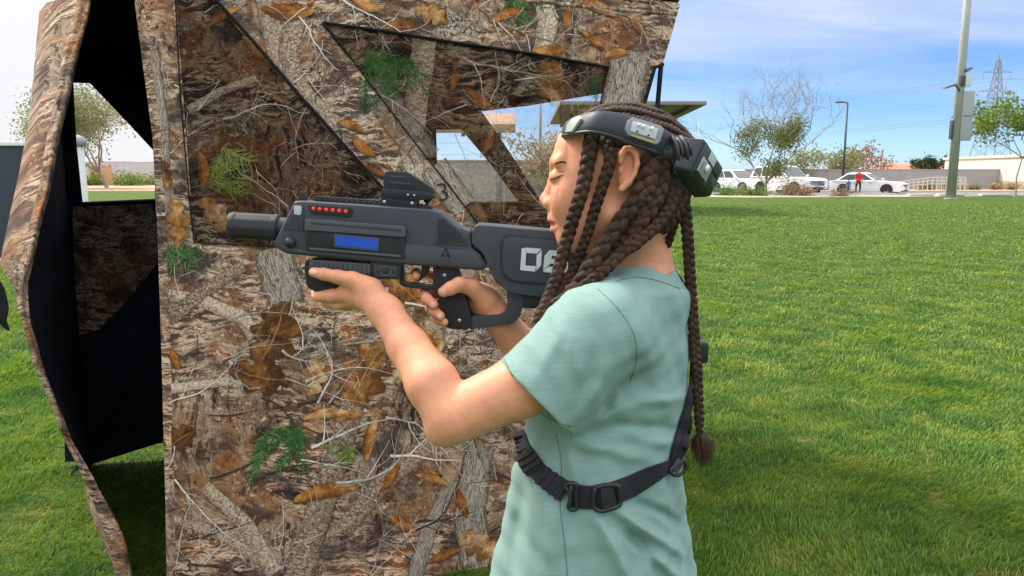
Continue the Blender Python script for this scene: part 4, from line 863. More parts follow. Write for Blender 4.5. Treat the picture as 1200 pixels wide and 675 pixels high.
def build_tent():
    tent = thing('camouflage_tent', 'square hunting tent in leaf and bark camouflage cloth with its side door hanging open', 'tent', (-.4, 2.7, 0))
    fp = cloth('front_panel', PANEL, [WIN_L, WIN_R], 'panel', MATS_S, tent)
    for poly, nm in ((WIN_L, 'left'), (WIN_R, 'right')):
        w = cloth('window', poly, [], nm, MATS_M, tent); n0 = PM(*poly[0]); binding(poly, (lambda p, nm=nm: .0052 if (p-PM(350, 112)).length < .46 and p.x > PM(240, 0).x and p.z > 1.22 and nm == 'left' else (.0040 if nm == 'right' and p.z > PM(500, 60).z-.03 else .0022)), w)  # binding thickened in black along upper edges to stand in for the shadow gap
    binding([(751, 128), (765, 80), (775, 76)], .006, tent, 'edge_binding', closed=False)
    binding([(773, 78), (769, 122), (764, 190)], .008, tent, 'edge_binding', closed=False, off=.0)
    # stitched hem and seams
    M_hem = MATS_S[0]
    def hem(a, b, w, name='seam', off=.004):
        n = max(2, int(math.hypot(b[0]-a[0], b[1]-a[1])/9)); v, f, uv = [], [], []
        dx, dy = b[0]-a[0], b[1]-a[1]; l = math.hypot(dx, dy); nx, ny = -dy/l*w, dx/l*w
        for i in range(n+1):
            t = i/n; x, y = a[0]+dx*t, a[1]+dy*t
            for s_, o in ((-1, .001), (-.6, off), (.6, off), (1, .001)): v.append(PM(x+nx*s_, y+ny*s_, o)); uv.append(((x+nx*s_)/100+2.3, -(y+ny*s_)/100+.7))
        for i in range(n):
            for j in range(3): f.append((i*4+j, i*4+j+1, i*4+j+5, i*4+j+4))
        me = bpy.data.meshes.new(name); me.from_pydata(v, [], f); me.update(); ul = me.uv_layers.new(name='UVMap'); ul.data.foreach_set('uv', [c for q in f for i in q for c in uv[i]])
        return link(name, me, M_hem, tent, True)
    edge = PANEL[1:12]
    for a, b in zip(edge[:-1], edge[1:]): hem((a[0]+5, a[1]), (b[0]+5, b[1]), 5.5, 'door_hem')
    hem((612, 2), (792, 17), 2.2); hem((205, 0), (222, 230), 2.0); hem((252, 0), (448, 222), 2.4, 'pole_sleeve')
    # printed marks on the cloth
    def mark(ch, px, py, h, rot):
        cu = bpy.data.curves.new('mark', 'FONT'); cu.body = ch; cu.size = 1; cu.resolution_u = 3; cu.offset = -.006; tmp = bpy.data.objects.new('tmp', cu); me = bpy.data.meshes.new_from_object(tmp); bpy.data.objects.remove(tmp); bpy.data.curves.remove(cu)
        ca, sa = math.cos(R(rot)), math.sin(R(rot))
        for v in me.vertices: x, y = v.co.x*h, -v.co.y*h; v.co = PM(px+x*ca-y*sa, py+x*sa+y*ca, .0048)
        me.update(); link('printed_mark', me, plain('mark_ink', (.02, .015, .013), .8), tent)
    mark('3', 176, 54, 16, 0); mark('3', 511, 236, 30, -12); mark('U3', 204, 664, 16, 90); mark('3', 215, 668, 22, 0)
    # top, back and side walls: camouflage outside, black liner inside
    BL, BR = Vector((-1.93, 3.29, 0)), Vector((.62, 4.02, 0)); zt = 1.80; H_ = Vector((-.30, 3.0, 2.10))
    TFL, TFR = PM(150, -95), PM(796, 4)
    TBL, TBR = BL+Vector((0, 0, zt)), BR+Vector((0, 0, zt)); DL = at(108, 0, 2.22); DL = Vector((DL.x, DL.y, 1.86))
    def sheet(name, pts, faces, mat, uvscale=4.5):
        me = bpy.data.meshes.new(name); me.from_pydata([tuple(p) for p in pts], [], faces); me.update(); ul = me.uv_layers.new(name='UVMap')
        ul.data.foreach_set('uv', [c for q in faces for i in q for c in ((pts[i].x+pts[i].y*.9)*uvscale, (pts[i].z+pts[i].y*.3)*uvscale)]); return link(name, me, mat, tent, True)
    up = Vector((0, 0, .012))
    ring = [TFL, TFR, TBR, TBL, DL]
    rf = [(i, (i+1) % 5, 5) for i in range(5)]
    sheet('roof', [p+up for p in ring]+[H_+up], rf, MATS_S[0]); sheet('roof_liner', [p-up for p in ring]+[H_-up*3], rf, M_black)
    # right wall with a bulge
    C2 = (PM(700, 661)+PM(796, 4)+BR+TBR)/4
    sheet('side_wall', [PM(700, 661), PM(716, 540), PM(728, 400), PM(738, 280), PM(747, 200), PM(746, 128), PM(748, 76), PM(795, 5), TBR, Vector((BR.x, BR.y, 0))], [(9, 0, 1), (9, 1, 2), (9, 2, 3), (9, 3, 4), (9, 4, 8), (4, 5, 8), (5, 6, 8), (6, 7, 8)], MATS_S[0])
    # back wall: two window openings
    BN = Vector(((BR-BL).y, -(BR-BL).x, 0)).normalized()
    def bpt(px, py, off=0.0):
        d = ray(px, py); o = Vector((0, 0, HC)); t = (BL-o).dot(BN)/d.dot(BN); return o+d*t+BN*off
    outer = [(86, 60), (200, 70), (300, 78), (400, 86), (500, 93), (545, 97), (545, 503), (400, 510), (300, 514), (190, 519), (90, 541)]
    W1 = [(84, 95), (107, 96), (150, 141), (186, 180), (192, 234), (96, 238), (88, 170)]
    W2a = [(509, 150), (541, 150), (575, 190), (609, 238), (512, 238)]; W2b = [(561, 129), (620, 122), (720, 106), (716, 200), (668, 238), (648, 262), (600, 186)]
    outer = [(70, 46), (200, 56), (400, 68), (600, 80), (740, 88), (740, 494), (600, 500), (400, 509), (300, 514), (190, 519), (88, 541), (76, 541)]
    W3 = [(300, 110), (440, 110), (300, 205)]
    def black_wall(name, mat, off, shift):
        pts, edges = [], []
        for poly in (outer, W1, W2a, W2b): b = len(pts); pts.extend(poly); edges.extend((b+i, b+(i+1) % len(poly)) for i in range(len(poly)))
        V, _, Fs, *_ = delaunay_2d_cdt([Vector(p) for p in pts], edges, [], 0, 1e-4); fs = []
        for f in Fs:
            cx, cy = sum(V[i][0] for i in f)/len(f), sum(V[i][1] for i in f)/len(f)
            if inpoly(cx, cy, outer) and not any(inpoly(cx, cy, h) for h in (W1, W2a, W2b)): fs.append(tuple(f))
        return sheet(name, [bpt(p[0], p[1], off) for p in V], fs, mat)
    bw = black_wall('back_wall', MATS_S[0], -.012, 0); black_wall('wall_liner', M_black, 0, 0)
    for poly in (W1, W2a, W2b): MB().tube([bpt(p[0], p[1], .006) for p in poly+[poly[0]]], .008, 6).build('window_binding', M_blacktrim, bw)
    # camo mesh shutter hanging below the small rear window
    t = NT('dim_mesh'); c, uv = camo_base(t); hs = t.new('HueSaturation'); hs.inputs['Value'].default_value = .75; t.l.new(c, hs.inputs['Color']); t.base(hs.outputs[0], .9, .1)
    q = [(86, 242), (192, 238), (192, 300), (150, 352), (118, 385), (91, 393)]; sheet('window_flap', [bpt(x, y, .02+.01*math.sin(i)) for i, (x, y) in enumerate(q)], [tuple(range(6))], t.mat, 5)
    # left wall: near edge is the folded door edge, bulging outward
    nl = [(96, 0, 2.24), (85, 40, 2.22), (72, 100, 2.20), (60, 160, 2.18), (47, 220, 2.15), (33, 280, 2.12), (25, 330, 2.10), (32, 380, 2.09), (45, 430, 2.09), (62, 480, 2.10), (84, 530, 2.11), (108, 580, 2.12), (130, 630, 2.14), (150, 690, 2.16), (168, 752, 2.18)]
    sil = [(47, 14), (44, 45), (40, 90), (34, 145), (26, 200), (17, 250), (8, 300), (10, 345), (24, 400), (40, 450), (58, 497), (78, 545), (96, 595), (112, 640), (126, 690)]
    rows_o, rows_i = [], []
    for (x, y, Y), (sx, sy), k in zip(nl, sil, range(15)):
        z = at(x, y, Y).z; near = at(x, y, Y); back = BL+Vector((0, 0, max(0, min(zt, z*zt/1.75 if z > 0 else 0)))); s_ = at(sx-1, sy, 2.55 if k < 7 else Y+.03); s_.z = max(s_.z, 0)
        nb = 6; ro, ri = [], []
        ctrl = s_*2-(near+back)/2 if k < 7 else (near+back)/2+Vector((-.10, 0, 0))
        for j in range(nb+1):
            q = j/nb; p = near*(1-q)**2+ctrl*2*q*(1-q)+back*q*q; p.z = max(0, p.z); ro.append(p); ri.append(p+Vector((.02*min(1, j), .0, 0)))
        rows_o.append(ro); rows_i.append(ri)
    def rows(name, rr, mat, us=5):
        n = len(rr[0]); pts = [p for r_ in rr for p in r_]; return sheet(name, pts, [(i*n+j, i*n+j+1, (i+1)*n+j+1, (i+1)*n+j) for i in range(len(rr)-1) for j in range(n-1)], mat, us)
    rows('side_wall', rows_o, MATS_S[0]); rows('wall_liner', rows_i, M_black)
    # folded door edge: a soft rolled strip of cloth
    le = [(78, 0), (64, 45), (56, 100), (46, 160), (36, 215), (24, 268), (8, 322), (11, 362), (27, 420), (44, 462), (62, 505), (82, 550), (98, 592), (112, 640), (124, 690), (140, 752)]
    re = [(106, 0), (97, 45), (84, 105), (71, 165), (58, 222), (46, 272), (33, 330), (37, 380), (50, 428), (66, 474), (84, 514), (108, 556), (130, 596), (148, 640), (158, 690), (172, 752)]
    Ys = [2.20, 2.18, 2.16, 2.14, 2.11, 2.08, 2.06, 2.05, 2.05, 2.05, 2.06, 2.06, 2.07, 2.08, 2.10, 2.12]
    rr = []; 
    def sub(lst, m=4):
        out = []
        for i in range(len(lst)-1):
            for j in range(m): out.append(tuple(a+(b-a)*j/m for a, b in zip(lst[i], lst[i+1])))
        return out+[lst[-1]]
    for k, (a, b, (Y,)) in enumerate(zip(sub([(l[0]+(r_[0]-l[0])*.42, l[1]) for l, r_ in zip(le, re)]), sub(re), sub([(y,) for y in Ys]))):
        row = []; wob = math.sin(k*.9)*1.6+math.sin(k*.37+1)*2.0
        for j in range(9):
            t = j/8; px = a[0]+(b[0]-a[0])*t+wob*(1-abs(t-.5)); py = a[1]+(b[1]-a[1])*t; row.append(at(px, py, Y-.030*math.sin(math.pi*t)-.018*math.sin(t*9+k*.13)*t))
        row += [row[-1]+Vector((-.035, .04, 0)), row[-1]+Vector((-.10, .11, 0))]
        rr.append(row)
    rows('door_flap', rr, MATS_S[0], 7)
    # loose cloth folded on the floor of the tent, and diagonal fibreglass pole inside
    MB().tube([bpt(92, 545, .12), bpt(150, 470, .10), bpt(192, 400, .06), bpt(260, 250, .03)], .006, 6).build('tent_pole', M_blacktrim, tent)
    a, b, c_, d = bpt(100, 548, .05), bpt(192, 519, .05), bpt(192, 400, .10), bpt(120, 500, .16); sheet('floor_skirt', [a+Vector((0, 0, .02)), b+Vector((0, 0, .02)), c_, d], [(0, 1, 2), (0, 2, 3)], M_black)
    return tent
TENT = build_tent()
def side_strap():
    o = thing('hanging_strap', 'small black strap hanging at the left edge beside the tent flap', 'strap', at(0, 365, 2.4)); pts = [at(-12, 322, 2.4), at(-3, 340, 2.4), at(3, 360, 2.39), at(1, 376, 2.38), at(9, 388, 2.38)]
    v, f = [], []
    for i, p in enumerate(pts):
        w = (.02, .022, .018, .016, .006)[i]; v += [p+Vector((-w, 0, .004)), p+Vector((w, 0, 0)), p+Vector((w, .004, 0)), p+Vector((-w, .004, .004))]
    for i in range(len(pts)-1):
        for j in range(4): f.append((4*i+j, 4*i+(j+1) % 4, 4*i+4+(j+1) % 4, 4*i+4+j))
    mesh('webbing', v, f, M_blacktrim, o)
    MB().tube([at(-12, 322, 2.4), at(-60, 300, 2.5), at(-80, 20, 2.7)], .004, 6).build('cord', M_blacktrim, o)
side_strap()
# ================================================================ THE GIRL
YH = 1.10                                  # depth of the head's middle plane
def px2m(p, Y): return p*Y/F
GIRL = thing('person', 'child with long brown braids in a teal t-shirt aiming the toy blaster', 'person', (.13, 1.10, 0))
# ---- body: one continuous implicit surface
def torso_stack(rows, Y0, rot, ratio, top, grow=0.0):
    """elliptic sections traced from the left and right outline at the given heights"""
    zs, cx, b = [], [], []
    for py, l, r in rows:
        p, q = at(l, py, Y0), at(r, py, Y0); zs.append(p.z); cx.append((p.x+q.x)/2); b.append((q.x-p.x)/2/math.sqrt((ratio*math.sin(rot))**2+math.cos(rot)**2))
    o = np.argsort(zs); zs, cx, b = np.array(zs)[o], np.array(cx)[o], np.array(b)[o]; c, s = math.cos(rot), math.sin(rot)
    zz = np.linspace(zs[0], zs[-1], 200); k = np.exp(-np.linspace(-2, 2, 25)**2); k /= k.sum()
    sm = lambda a: np.convolve(np.pad(np.interp(zz, zs, a), 12, 'edge'), k, 'valid'); cxs, bs = sm(cx), sm(b)
    def f(P):
        z = P[..., 2]; C = np.interp(z, zz, cxs); B = np.interp(z, zz, bs)+grow; x = P[..., 0]-C; y = P[..., 1]-Y0
        u = -c*x+s*y; v = s*x+c*y                      # u: chest direction, v: shoulder direction
        d = (np.sqrt((u/B)**2+(v/(B*ratio))**2+1e-9)-1)*B
        return np.maximum(d, z-top)*.9
    return f, None, 0
ROT = R(35)
TORSO = [(340, 690, 800), (360, 655, 806), (400, 640, 811), (440, 632, 809), (480, 622, 806), (520, 610, 802), (560, 600, 800), (600, 592, 802), (640, 580, 809), (675, 571, 816), (740, 560, 824)]
SLm, NB, SRm = A(700, 392, .985), A(750, 356, 1.09), A(776, 386, 1.20)
L_SH, L_EL, L_WR = A(700, 395, .985), A(532, 487, .965), A(450, 364, 1.075)
FYAW, FPIV = R(15), A(706, 230, YH)
def FA(px, py, Y):                         # points of the face, turned a little away from the viewer's side
    p = A(px, py, Y)-FPIV; c, s_ = math.cos(FYAW), math.sin(FYAW); return np.array([c*p[0]+s_*p[1], -s_*p[0]+c*p[1], p[2]], np.float32)+FPIV+np.array([-.0022, 0, 0], np.float32)
def build_body():
    m = lambda p, Y=YH: px2m(p, Y)
    ops = []
    u = lambda k, pr: ops.append(('u', k, pr)); s = lambda k, pr: ops.append(('s', k, pr))
    # skull and face
    u(0, ell(A(729, 190, YH), (m(72), .070, m(61)), (0, 8, 0)))
    u(.03, ell(FA(690, 222, YH), (m(40), .054, m(64)), (0, 4, 0)))
    u(.025, ell(FA(700, 258, YH), (m(42), .048, m(36)), (0, -20, 0)))
    for sg in (-1, 1): u(.025, rc(FA(672, 280, YH+sg*.014), FA(728, 250, YH+sg*.050), .013, .016))
    u(.014, sph(FA(665, 283, YH), m(11.5)))                                             # chin
    u(.02, ell(FA(664, 174, YH), (m(9), .040, m(17))))                                  # forehead
    for sg in (-1, 1):
        u(.014, rc(FA(655, 191, YH+sg*.010), FA(664, 190, YH+sg*.042), .0085, .007))      # brow ridge
        u(.025, ell(FA(674, 236, YH+sg*.036), (m(17), .018, m(19))))                     # cheek
    for sg in (-1, 1):
        s(.016, ell(FA(650, 207, YH+sg*.031), (.010, .016, .0105)))
        u(.006, ell(FA(661.5, 207.5, YH+sg*.031), (.0128, .0145, .0112)))                # lids over the eyeball
    u(.010, chain([(FA(653.5, 198, YH), .0078), (FA(649, 214, YH), .0076), (FA(643.0, 232, YH), .0098)]))
    u(.007, ell(FA(641.0, 235, YH), (.0100, .0100, .0088)))
    for sg in (-1, 1):
        u(.007, ell(FA(647, 239, YH+sg*.0118), (.0095, .0068, .0070)))                 # nostril wings
        s(.003, ell(FA(643.5, 245, YH+sg*.007), (.0044, .0032, .0034)))
    u(.012, ell(FA(652, 255, YH), (m(9), .024, m(15))))                                  # muzzle
    u(.005, chain([(FA(669, 259, YH-.0315), .0032), (FA(661, 257.8, YH-.0235), .0046), (FA(650.5, 257, YH-.011), .0054), (FA(648.5, 257.2, YH), .0060), (FA(650.5, 257, YH+.011), .0054), (FA(661, 258.5, YH+.022), .0036)]))
    u(.005, chain([(FA(668, 262.5, YH-.0305), .0030), (FA(661, 266.5, YH-.0225), .0048), (FA(653, 270.8, YH-.010), .0060), (FA(651, 271.5, YH), .0066), (FA(653, 270.8, YH+.010), .0060), (FA(661, 264.5, YH+.021), .0034)]))
    s(.003, chain([(FA(671, 258, YH-.036), .0022), (FA(663, 261.5, YH-.0285), .0034), (FA(655, 263, YH-.0195), .0044), (FA(640, 264.5, YH), .0046), (FA(659, 262.5, YH+.020), .0032), (FA(670, 257, YH+.033), .0015)], .002))
    # near and far ear
    for sg in (-1, 1):
        Y = lambda o: YH+sg*(.0705+o)
        u(.006, ell(A(735, 197, Y(0)), (m(10), .007, m(23)), (0, 8, 0)))
        rim = [(728, 190), (728.5, 181), (733, 174.5), (740, 174), (745.5, 181), (746.5, 192), (743, 204), (736, 214), (729, 221)]
        u(.003, chain([(A(x, y, Y(.008+.004*math.sin(i/8*3.14))), .0040+.0012*(i > 6)) for i, (x, y) in enumerate(rim)], .002))
        s(.004, ell(A(736, 196, Y(.0125)), (m(5.5), .006, m(13)), (0, 10, 0)))
        u(.003, ell(A(727.5, 199, Y(.004)), (.004, .0045, .006)))
    u(.030, chain([(A(735, 240, YH+.004), .050), (A(748, 300, YH+.004), .0465), (A(756, 350, YH), .052)]))
    # trunk (stays inside the shirt)
    ops.append(('u', .03, torso_stack([(a, b+14, c-14) for a, b, c in TORSO], YH, ROT, 1.22, at(700, 352, YH).z)))
    u(.03, rc(SLm, NB, .044, .044)); u(.03, rc(NB, SRm, .044, .038))
    # near (left) arm
    u(.02, chain([(L_SH, .046), (A(610, 453, .970), .0405), (A(538, 485, .965), .0365)], .01))
    u(.008, chain([(A(528, 488, .965), .0345), (A(507, 450, .985), .0345), (A(479, 407, 1.03), .0280), (A(453, 367, 1.072), .0225)], .01))
    u(.020, sph(A(517, 506, .965), .0165))
    # left hand under the foregrip: palm, thumb on the near side, fingers curling up the far side
    u(.016, chain([(A(452, 365, 1.074), .0215), (A(436, 350, 1.090), .0225)]))
    u(.014, ell(A(421, 343, 1.104), (.029, .020, .0225), (0, 22, 0)))
    u(.012, chain([(A(434, 337, 1.088), .0150), (A(413, 328, 1.088), .0120), (A(396, 324.5, 1.090), .0098), (A(380, 321.5, 1.092), .0088), (A(367.5, 319, 1.096), .0072)], .004))
    fing = [[(405, 346, 1.100, .0112), (390, 346.5, 1.105, .0098), (374, 347, 1.115, .0084), (365, 343, 1.135, .0078), (367, 331, 1.160, .0072)],
            [(408, 352, 1.105, .0112), (397, 355.5, 1.115, .0098), (384, 354, 1.135, .0088), (378, 343, 1.160, .0080), (382, 329, 1.166, .0074)],
            [(418, 355, 1.110, .0110), (406, 357, 1.125, .0094), (396, 352, 1.147, .0084), (393, 340, 1.165, .0078), (397, 328, 1.168, .0070)],
            [(428, 354, 1.115, .0100), (418, 356, 1.130, .0086), (408, 352, 1.150, .0076), (406, 341, 1.166, .0070), (409, 331, 1.168, .0062)]]
    def fuse(chs, kk):
        gs = [chain([(A(x, y, Y), r) for x, y, Y, r in c], .004) for c in chs]; cc = np.mean([g[1] for g in gs], 0); rr = max(float(np.linalg.norm(g[1]-cc))+g[2] for g in gs)
        def f(P):
            d = gs[0][0](P)
            for g in gs[1:]: d = smin(d, g[0](P), kk)
            return d
        return f, cc, rr
    u(.009, fuse(fing, .0018))
    # far (right) arm and hand on the pistol grip
    u(.03, chain([(SRm, .042), (A(690, 452, 1.235), .038), (A(648, 462, 1.225), .036)], .01))
    u(.02, chain([(A(650, 460, 1.225), .036), (A(612, 410, 1.175), .032), (A(586, 373, 1.150), .0225)], .01))
    u(.014, chain([(A(586, 373, 1.150), .0225), (A(573, 357, 1.146), .0235)]))
    u(.014, ell(A(561, 349, 1.150), (.029, .017, .0245), (0, 30, 0)))
    u(.011, chain([(A(567, 349, 1.135), .0160), (A(552, 336, 1.118), .0132), (A(538, 333.5, 1.103), .0108), (A(528, 338, 1.0995), .0098), (A(519.5, 342, 1.0995), .0080)], .004))
    rf = [[(552, 336, 1.172, .0105), (520, 325, 1.168, .0090), (498, 320, 1.160, .0082), (488, 320, 1.146, .0074), (487.5, 323, 1.122, .0068)],
          [(550, 343, 1.174, .0108), (522, 343, 1.172, .0094), (501, 343, 1.160, .0088), (497, 345, 1.138, .0086), (500, 350, 1.110, .0078), (508, 356.5, 1.0985, .0070)],
          [(550, 352, 1.174, .0104), (528, 356, 1.172, .0092), (508, 359, 1.160, .0086), (505, 361, 1.138, .0084), (509, 365, 1.110, .0078), (516, 370, 1.0985, .0068)],
          [(552, 361, 1.172, .0094), (534, 369, 1.170, .0080), (517, 373, 1.158, .0074), (513, 374, 1.138, .0072), (516, 376, 1.112, .0066), (521, 377.5, 1.102, .0058)]]
    u(.008, fuse(rf, .0018))
    lo = np.array([-.30, .90, .55]); hi = np.array([.32, 1.34, 1.42])
    V, Q = implicit(ops, lo, hi, .0017)
    # skin tints that belong to the skin itself: lips, brows, nails, flushed knuckles and ears; plus painted mouth and nostril shade
    C = np.tile(np.array([[.70, .325, .190]]), (len(V), 1)).astype(np.float32)
    def tint(c, r, col, amt, soft=.5, sc=(1, 1, 1)):
        d = np.sqrt((((V-c)/np.array(sc))**2).sum(1)); w = np.clip((r-d)/(r*soft), 0, 1)[:, None]*amt; C[:] = C*(1-w)+np.array(col)*w
    for sg in (-1, 1): tint(FA(674, 238, YH+sg*.05), .036, (.56, .24, .15), .5, .9); tint(A(737, 197, YH+sg*.075), .032, (.58, .22, .13), .6, .8)
    tint(FA(641, 236, YH), .017, (.57, .23, .145), .55, .9)
    lips = [(668, 259.5, -.031, .0050), (664, 258, -.027, .0070), (663, 266, -.026, .0075), (658, 258, -.020, .0082), (651, 256.5, -.011, .0092), (647.5, 256.5, 0, .0098), (651, 256.5, .011, .0092), (658, 258, .020, .0078), (662, 265, -.022, .0075), (655, 269.5, -.014, .0092), (648.5, 271.5, 0, .0105), (655, 269.5, .014, .0092)]
    for x, y, dy, r in lips: tint(FA(x, y, YH+dy), r, (.50, .10, .095), .9, .35)
    for x, y, dy, r in ((668, 259.3, -.0325, .0032), (663, 261.5, -.0265, .0040), (657, 262.8, -.0205, .0040), (644, 264.2, -.005, .0036), (644, 264.2, .005, .0036)): tint(FA(x+4, y, YH+dy), r, (.12, .03, .03), .8, .4)  # dark tint standing in for the shade in the mouth groove
    for x, y, dy in ((643.5, 245, -.007), (643.5, 245, .007)): tint(FA(x, y, YH+dy), .0042, (.10, .035, .025), .9, .5)  # nostrils darkened in the skin colour as their shade
    for x, y, Y, r in ((366, 316.5, 1.0885, .0062), (518, 343.5, 1.0905, .0075), (507.5, 358.5, 1.092, .0055), (515.5, 371.5, 1.092, .0055)): tint(A(x, y, Y), r, (.66, .40, .32), .8, .3)
    for x, y, Y in ((400, 347, 1.095), (512, 350, 1.10), (540, 335, 1.095), (500, 344, 1.12), (507, 362, 1.12), (520, 506, .95)): tint(A(x, y, Y), .018, (.53, .215, .125), .5, .9)
    t = NT('skin'); a = t.new('Attribute'); a.attribute_name = 'col'; n1 = t.noise(t.coord('Object'), 160, 4, .6); n2 = t.noise(t.coord('Object'), 22, 3)
    c = t.mix(1, a.outputs['Color'], t.ramp(n2, [(.3, (.88, .84, .82)), (.7, (1.10, 1.09, 1.08))]), 'MULTIPLY'); c = t.mix(1, c, t.ramp(n1, [(.3, (.93, .92, .91)), (.7, (1.06, 1.06, 1.05))]), 'MULTIPLY')
    t.base(c, .55, .35); t.b.inputs['Subsurface Weight'].default_value = .22; t.b.inputs['Subsurface Radius'].default_value = (1, .4, .2); t.b.inputs['Subsurface Scale'].default_value = .008
    t.bump(t.noise(t.coord('Object'), 420, 3, .6), .12, .0006)
    b = npmesh('body', V, Q, t.mat, GIRL, True); vcol(b.data, 'col', C); return b
BODY = build_body()
def bvh_of(*objs):
    v, f = [], []
    for o in objs:
        b = len(v); v += [x.co+ORG[o] for x in o.data.vertices]; f += [tuple(b+i for i in p.vertices) for p in o.data.polygons]
    return BVHTree.FromPolygons(v, f)
def cast(bvh, px, py, off=0.0, default=None):
    d = ray(px, py).normalized(); h = bvh.ray_cast(Vector((0, 0, HC)), d)
    if h[0] is None: return (at(px, py, default) if default else None), Vector((0, -1, 0))
    n = h[1] if h[1].dot(d) < 0 else -h[1]; return h[0]+n*off, n
def spline(pts, n):
    P = [Vector(p) for p in pts]; P = [P[0]*2-P[1]]+P+[P[-1]*2-P[-2]]; out = []; m = len(P)-3
    for i in range(n+1):
        t = i/n*m; k = min(int(t), m-1); f = t-k; a, b, c, d = P[k:k+4]; out.append(.5*((2*b)+(c-a)*f+(2*a-5*b+4*c-d)*f*f+(3*b-a-3*c+d)*f**3))
    return out
def shirt_mat():
    t = NT('teal_jersey'); P = t.coord('Object'); slub = t.noise(t.coord('Object', (42, 42, 300)), 1, 4, .6, .8); fine = t.noise(t.coord('Object', (60, 60, 900)), 1, 2, .6); mot = t.noise(P, 55, 4, .6)
    c = t.ramp(slub, [(.3, (.185, .290, .258)), (.5, (.204, .315, .282)), (.75, (.230, .342, .308))]); c = t.mix(t.math('MULTIPLY', t.ramp(fine, [(.4, 0), (.8, 1)]), .35), c, (.28, .42, .39)); c = t.mix(t.math('MULTIPLY', mot, .25), c, (.165, .285, .255))
    t.base(c, .9, .15); t.b.inputs['Sheen Weight'].default_value = .12; t.bump(t.math('ADD', fine, slub), .18, .0009); return t.mat
M_shirt = shirt_mat(); M_stitch = plain('teal_seam', (.12, .205, .185), .9, .1)
def build_shirt():
    ops = []; u = lambda k, pr: ops.append(('u', k, pr)); s = lambda k, pr: ops.append(('s', k, pr))
    ops.append(('u', 0, torso_stack(TORSO, YH, ROT, 1.25, at(700, 348, YH).z)))
    u(.035, rc(A(696, 394, .985), A(749, 347, 1.085), .058, .0525)); u(.04, rc(A(750, 348, 1.09), A(777, 386, 1.20), .0525, .042))
    E = A(628, 465, .968); S0 = A(702, 392, .985); ax = (E-S0)/np.linalg.norm(E-S0)
    R0 = A(776, 390, 1.20); R1 = A(694, 450, 1.235); ra = (R1-R0)/np.linalg.norm(R1-R0)
    def sleeve(S, E, ax, r0, r1, hol, h0, h1):     # cut square at the hem and hollowed there
        f0, c, rr = rc(S, E+ax*.06, r0, r1); f1 = rc(E-ax*hol, E+ax*.08, h0, h1)[0]
        def f(P): return np.maximum(np.maximum(f0(P), (P-E)@ax), -f1(P))
        return f, c, rr
    u(.028, sleeve(S0, E, ax, .0655, .0690, .026, .055, .0650)); u(.03, sleeve(R0, R1, ra, .052, .056, .03, .046, .052))
    # neck opening
    N0, N1 = A(752, 346, 1.100), A(744, 285, 1.10); s(.004, rc(N0, N1, .0500, .0560))
    # folds: ridges and valleys traced on the cloth, plus broad softness
    B0 = lambda x, y, Y=1.0: A(x, y, Y)
    folds = []
    def fold(pts, w, h): folds.append((np.array(pts, np.float32), w, h))
    def proj(x, y): return (x-600)/F, -(y-337.5)/F
    # (screen-free) folds are laid as space curves through the near side of the garment
    Yn = lambda x, y: .985 if y < 470 else .975
    raw = [([(690, 505), (725, 480), (770, 462)], .010, .0040), ([(684, 512), (722, 498), (770, 500), (800, 505)], .009, -.0045), ([(672, 520), (715, 528), (760, 540)], .010, .0045), ([(660, 505), (668, 540), (676, 580)], .008, .0035),
           ([(722, 597), (757, 622), (804, 652)], .008, .0085), ([(716, 606), (750, 638), (788, 690)], .008, -.0070), ([(694, 602), (720, 640), (745, 700)], .010, .0075), ([(735, 585), (775, 600), (808, 622)], .007, -.0060), ([(742, 640), (775, 660), (810, 690)], .009, .0060), ([(650, 590), (645, 630), (640, 690)], .012, .0045), ([(618, 560), (608, 610), (600, 680)], .012, -.0035),
           ([(640, 360), (668, 400), (676, 440)], .010, .0035), ([(700, 400), (690, 440), (670, 480)], .010, -.0040), ([(715, 430), (700, 462), (676, 497)], .011, .0045), ([(730, 380), (740, 420), (734, 450)], .010, -.0030), ([(660, 380), (640, 420), (625, 460)], .012, .0030), ([(745, 440), (720, 455), (700, 480)], .009, -.0050),
           ([(612, 410), (636, 440), (650, 480)], .010, -.0025), ([(770, 380), (775, 440), (768, 500)], .016, .0035), ([(752, 470), (785, 470), (806, 462)], .008, .0040), ([(750, 515), (780, 520), (803, 512)], .008, .0035)]
    rays = [(np.array([(tuple(ray(x, y))) for x, y in p], np.float32), w, h) for p, w, h in raw]
    curves = []
    for p, w, h in raw:
        curves.append((np.array([tuple(at(x, y, .985 if y < 480 else .985)) for x, y in p], np.float32), w, h))
    def disp(d, P):
        out = d.copy(); x, y, z = P[..., 0], P[..., 1], P[..., 2]
        near = np.clip((1.10-y)/.05, 0, 1)
        # flatten the near side along the view so a fold is a vertical sheet cutting the cloth
        for pts, w, h in curves:
            sc = (1.0/np.maximum(y, .5))[..., None]; Q = np.stack([x, z-HC], -1)*sc; G = np.stack([pts[:, 0], pts[:, 2]-HC], -1)/pts[:, 1:2]; best = None
            for i in range(len(G)-1):
                ab = G[i+1]-G[i]; pa = Q-G[i]; tt = np.clip((pa@ab)/(ab@ab), 0, 1); e = ((pa-tt[..., None]*ab)**2).sum(-1); gg = (i+tt)/(len(G)-1); prof = np.sqrt(e); val = np.exp(-(prof/w)**2)*np.sin(np.pi*np.clip(gg*.86+.07, 0, 1))
                best = val if best is None else np.maximum(best, val)
            out -= h*1.45*best*near
        out -= .0022*np.sin(z*62+x*35+2*np.sin(y*30))*np.sin(x*41-z*23+y*18)+.0009*np.sin(z*150+x*70)*np.sin(x*95+y*60-z*40)
        near_hem = np.clip((np.sqrt(((P-E)**2).sum(-1))-.045)/.05, .3, 1); out = d+(out-d)*near_hem
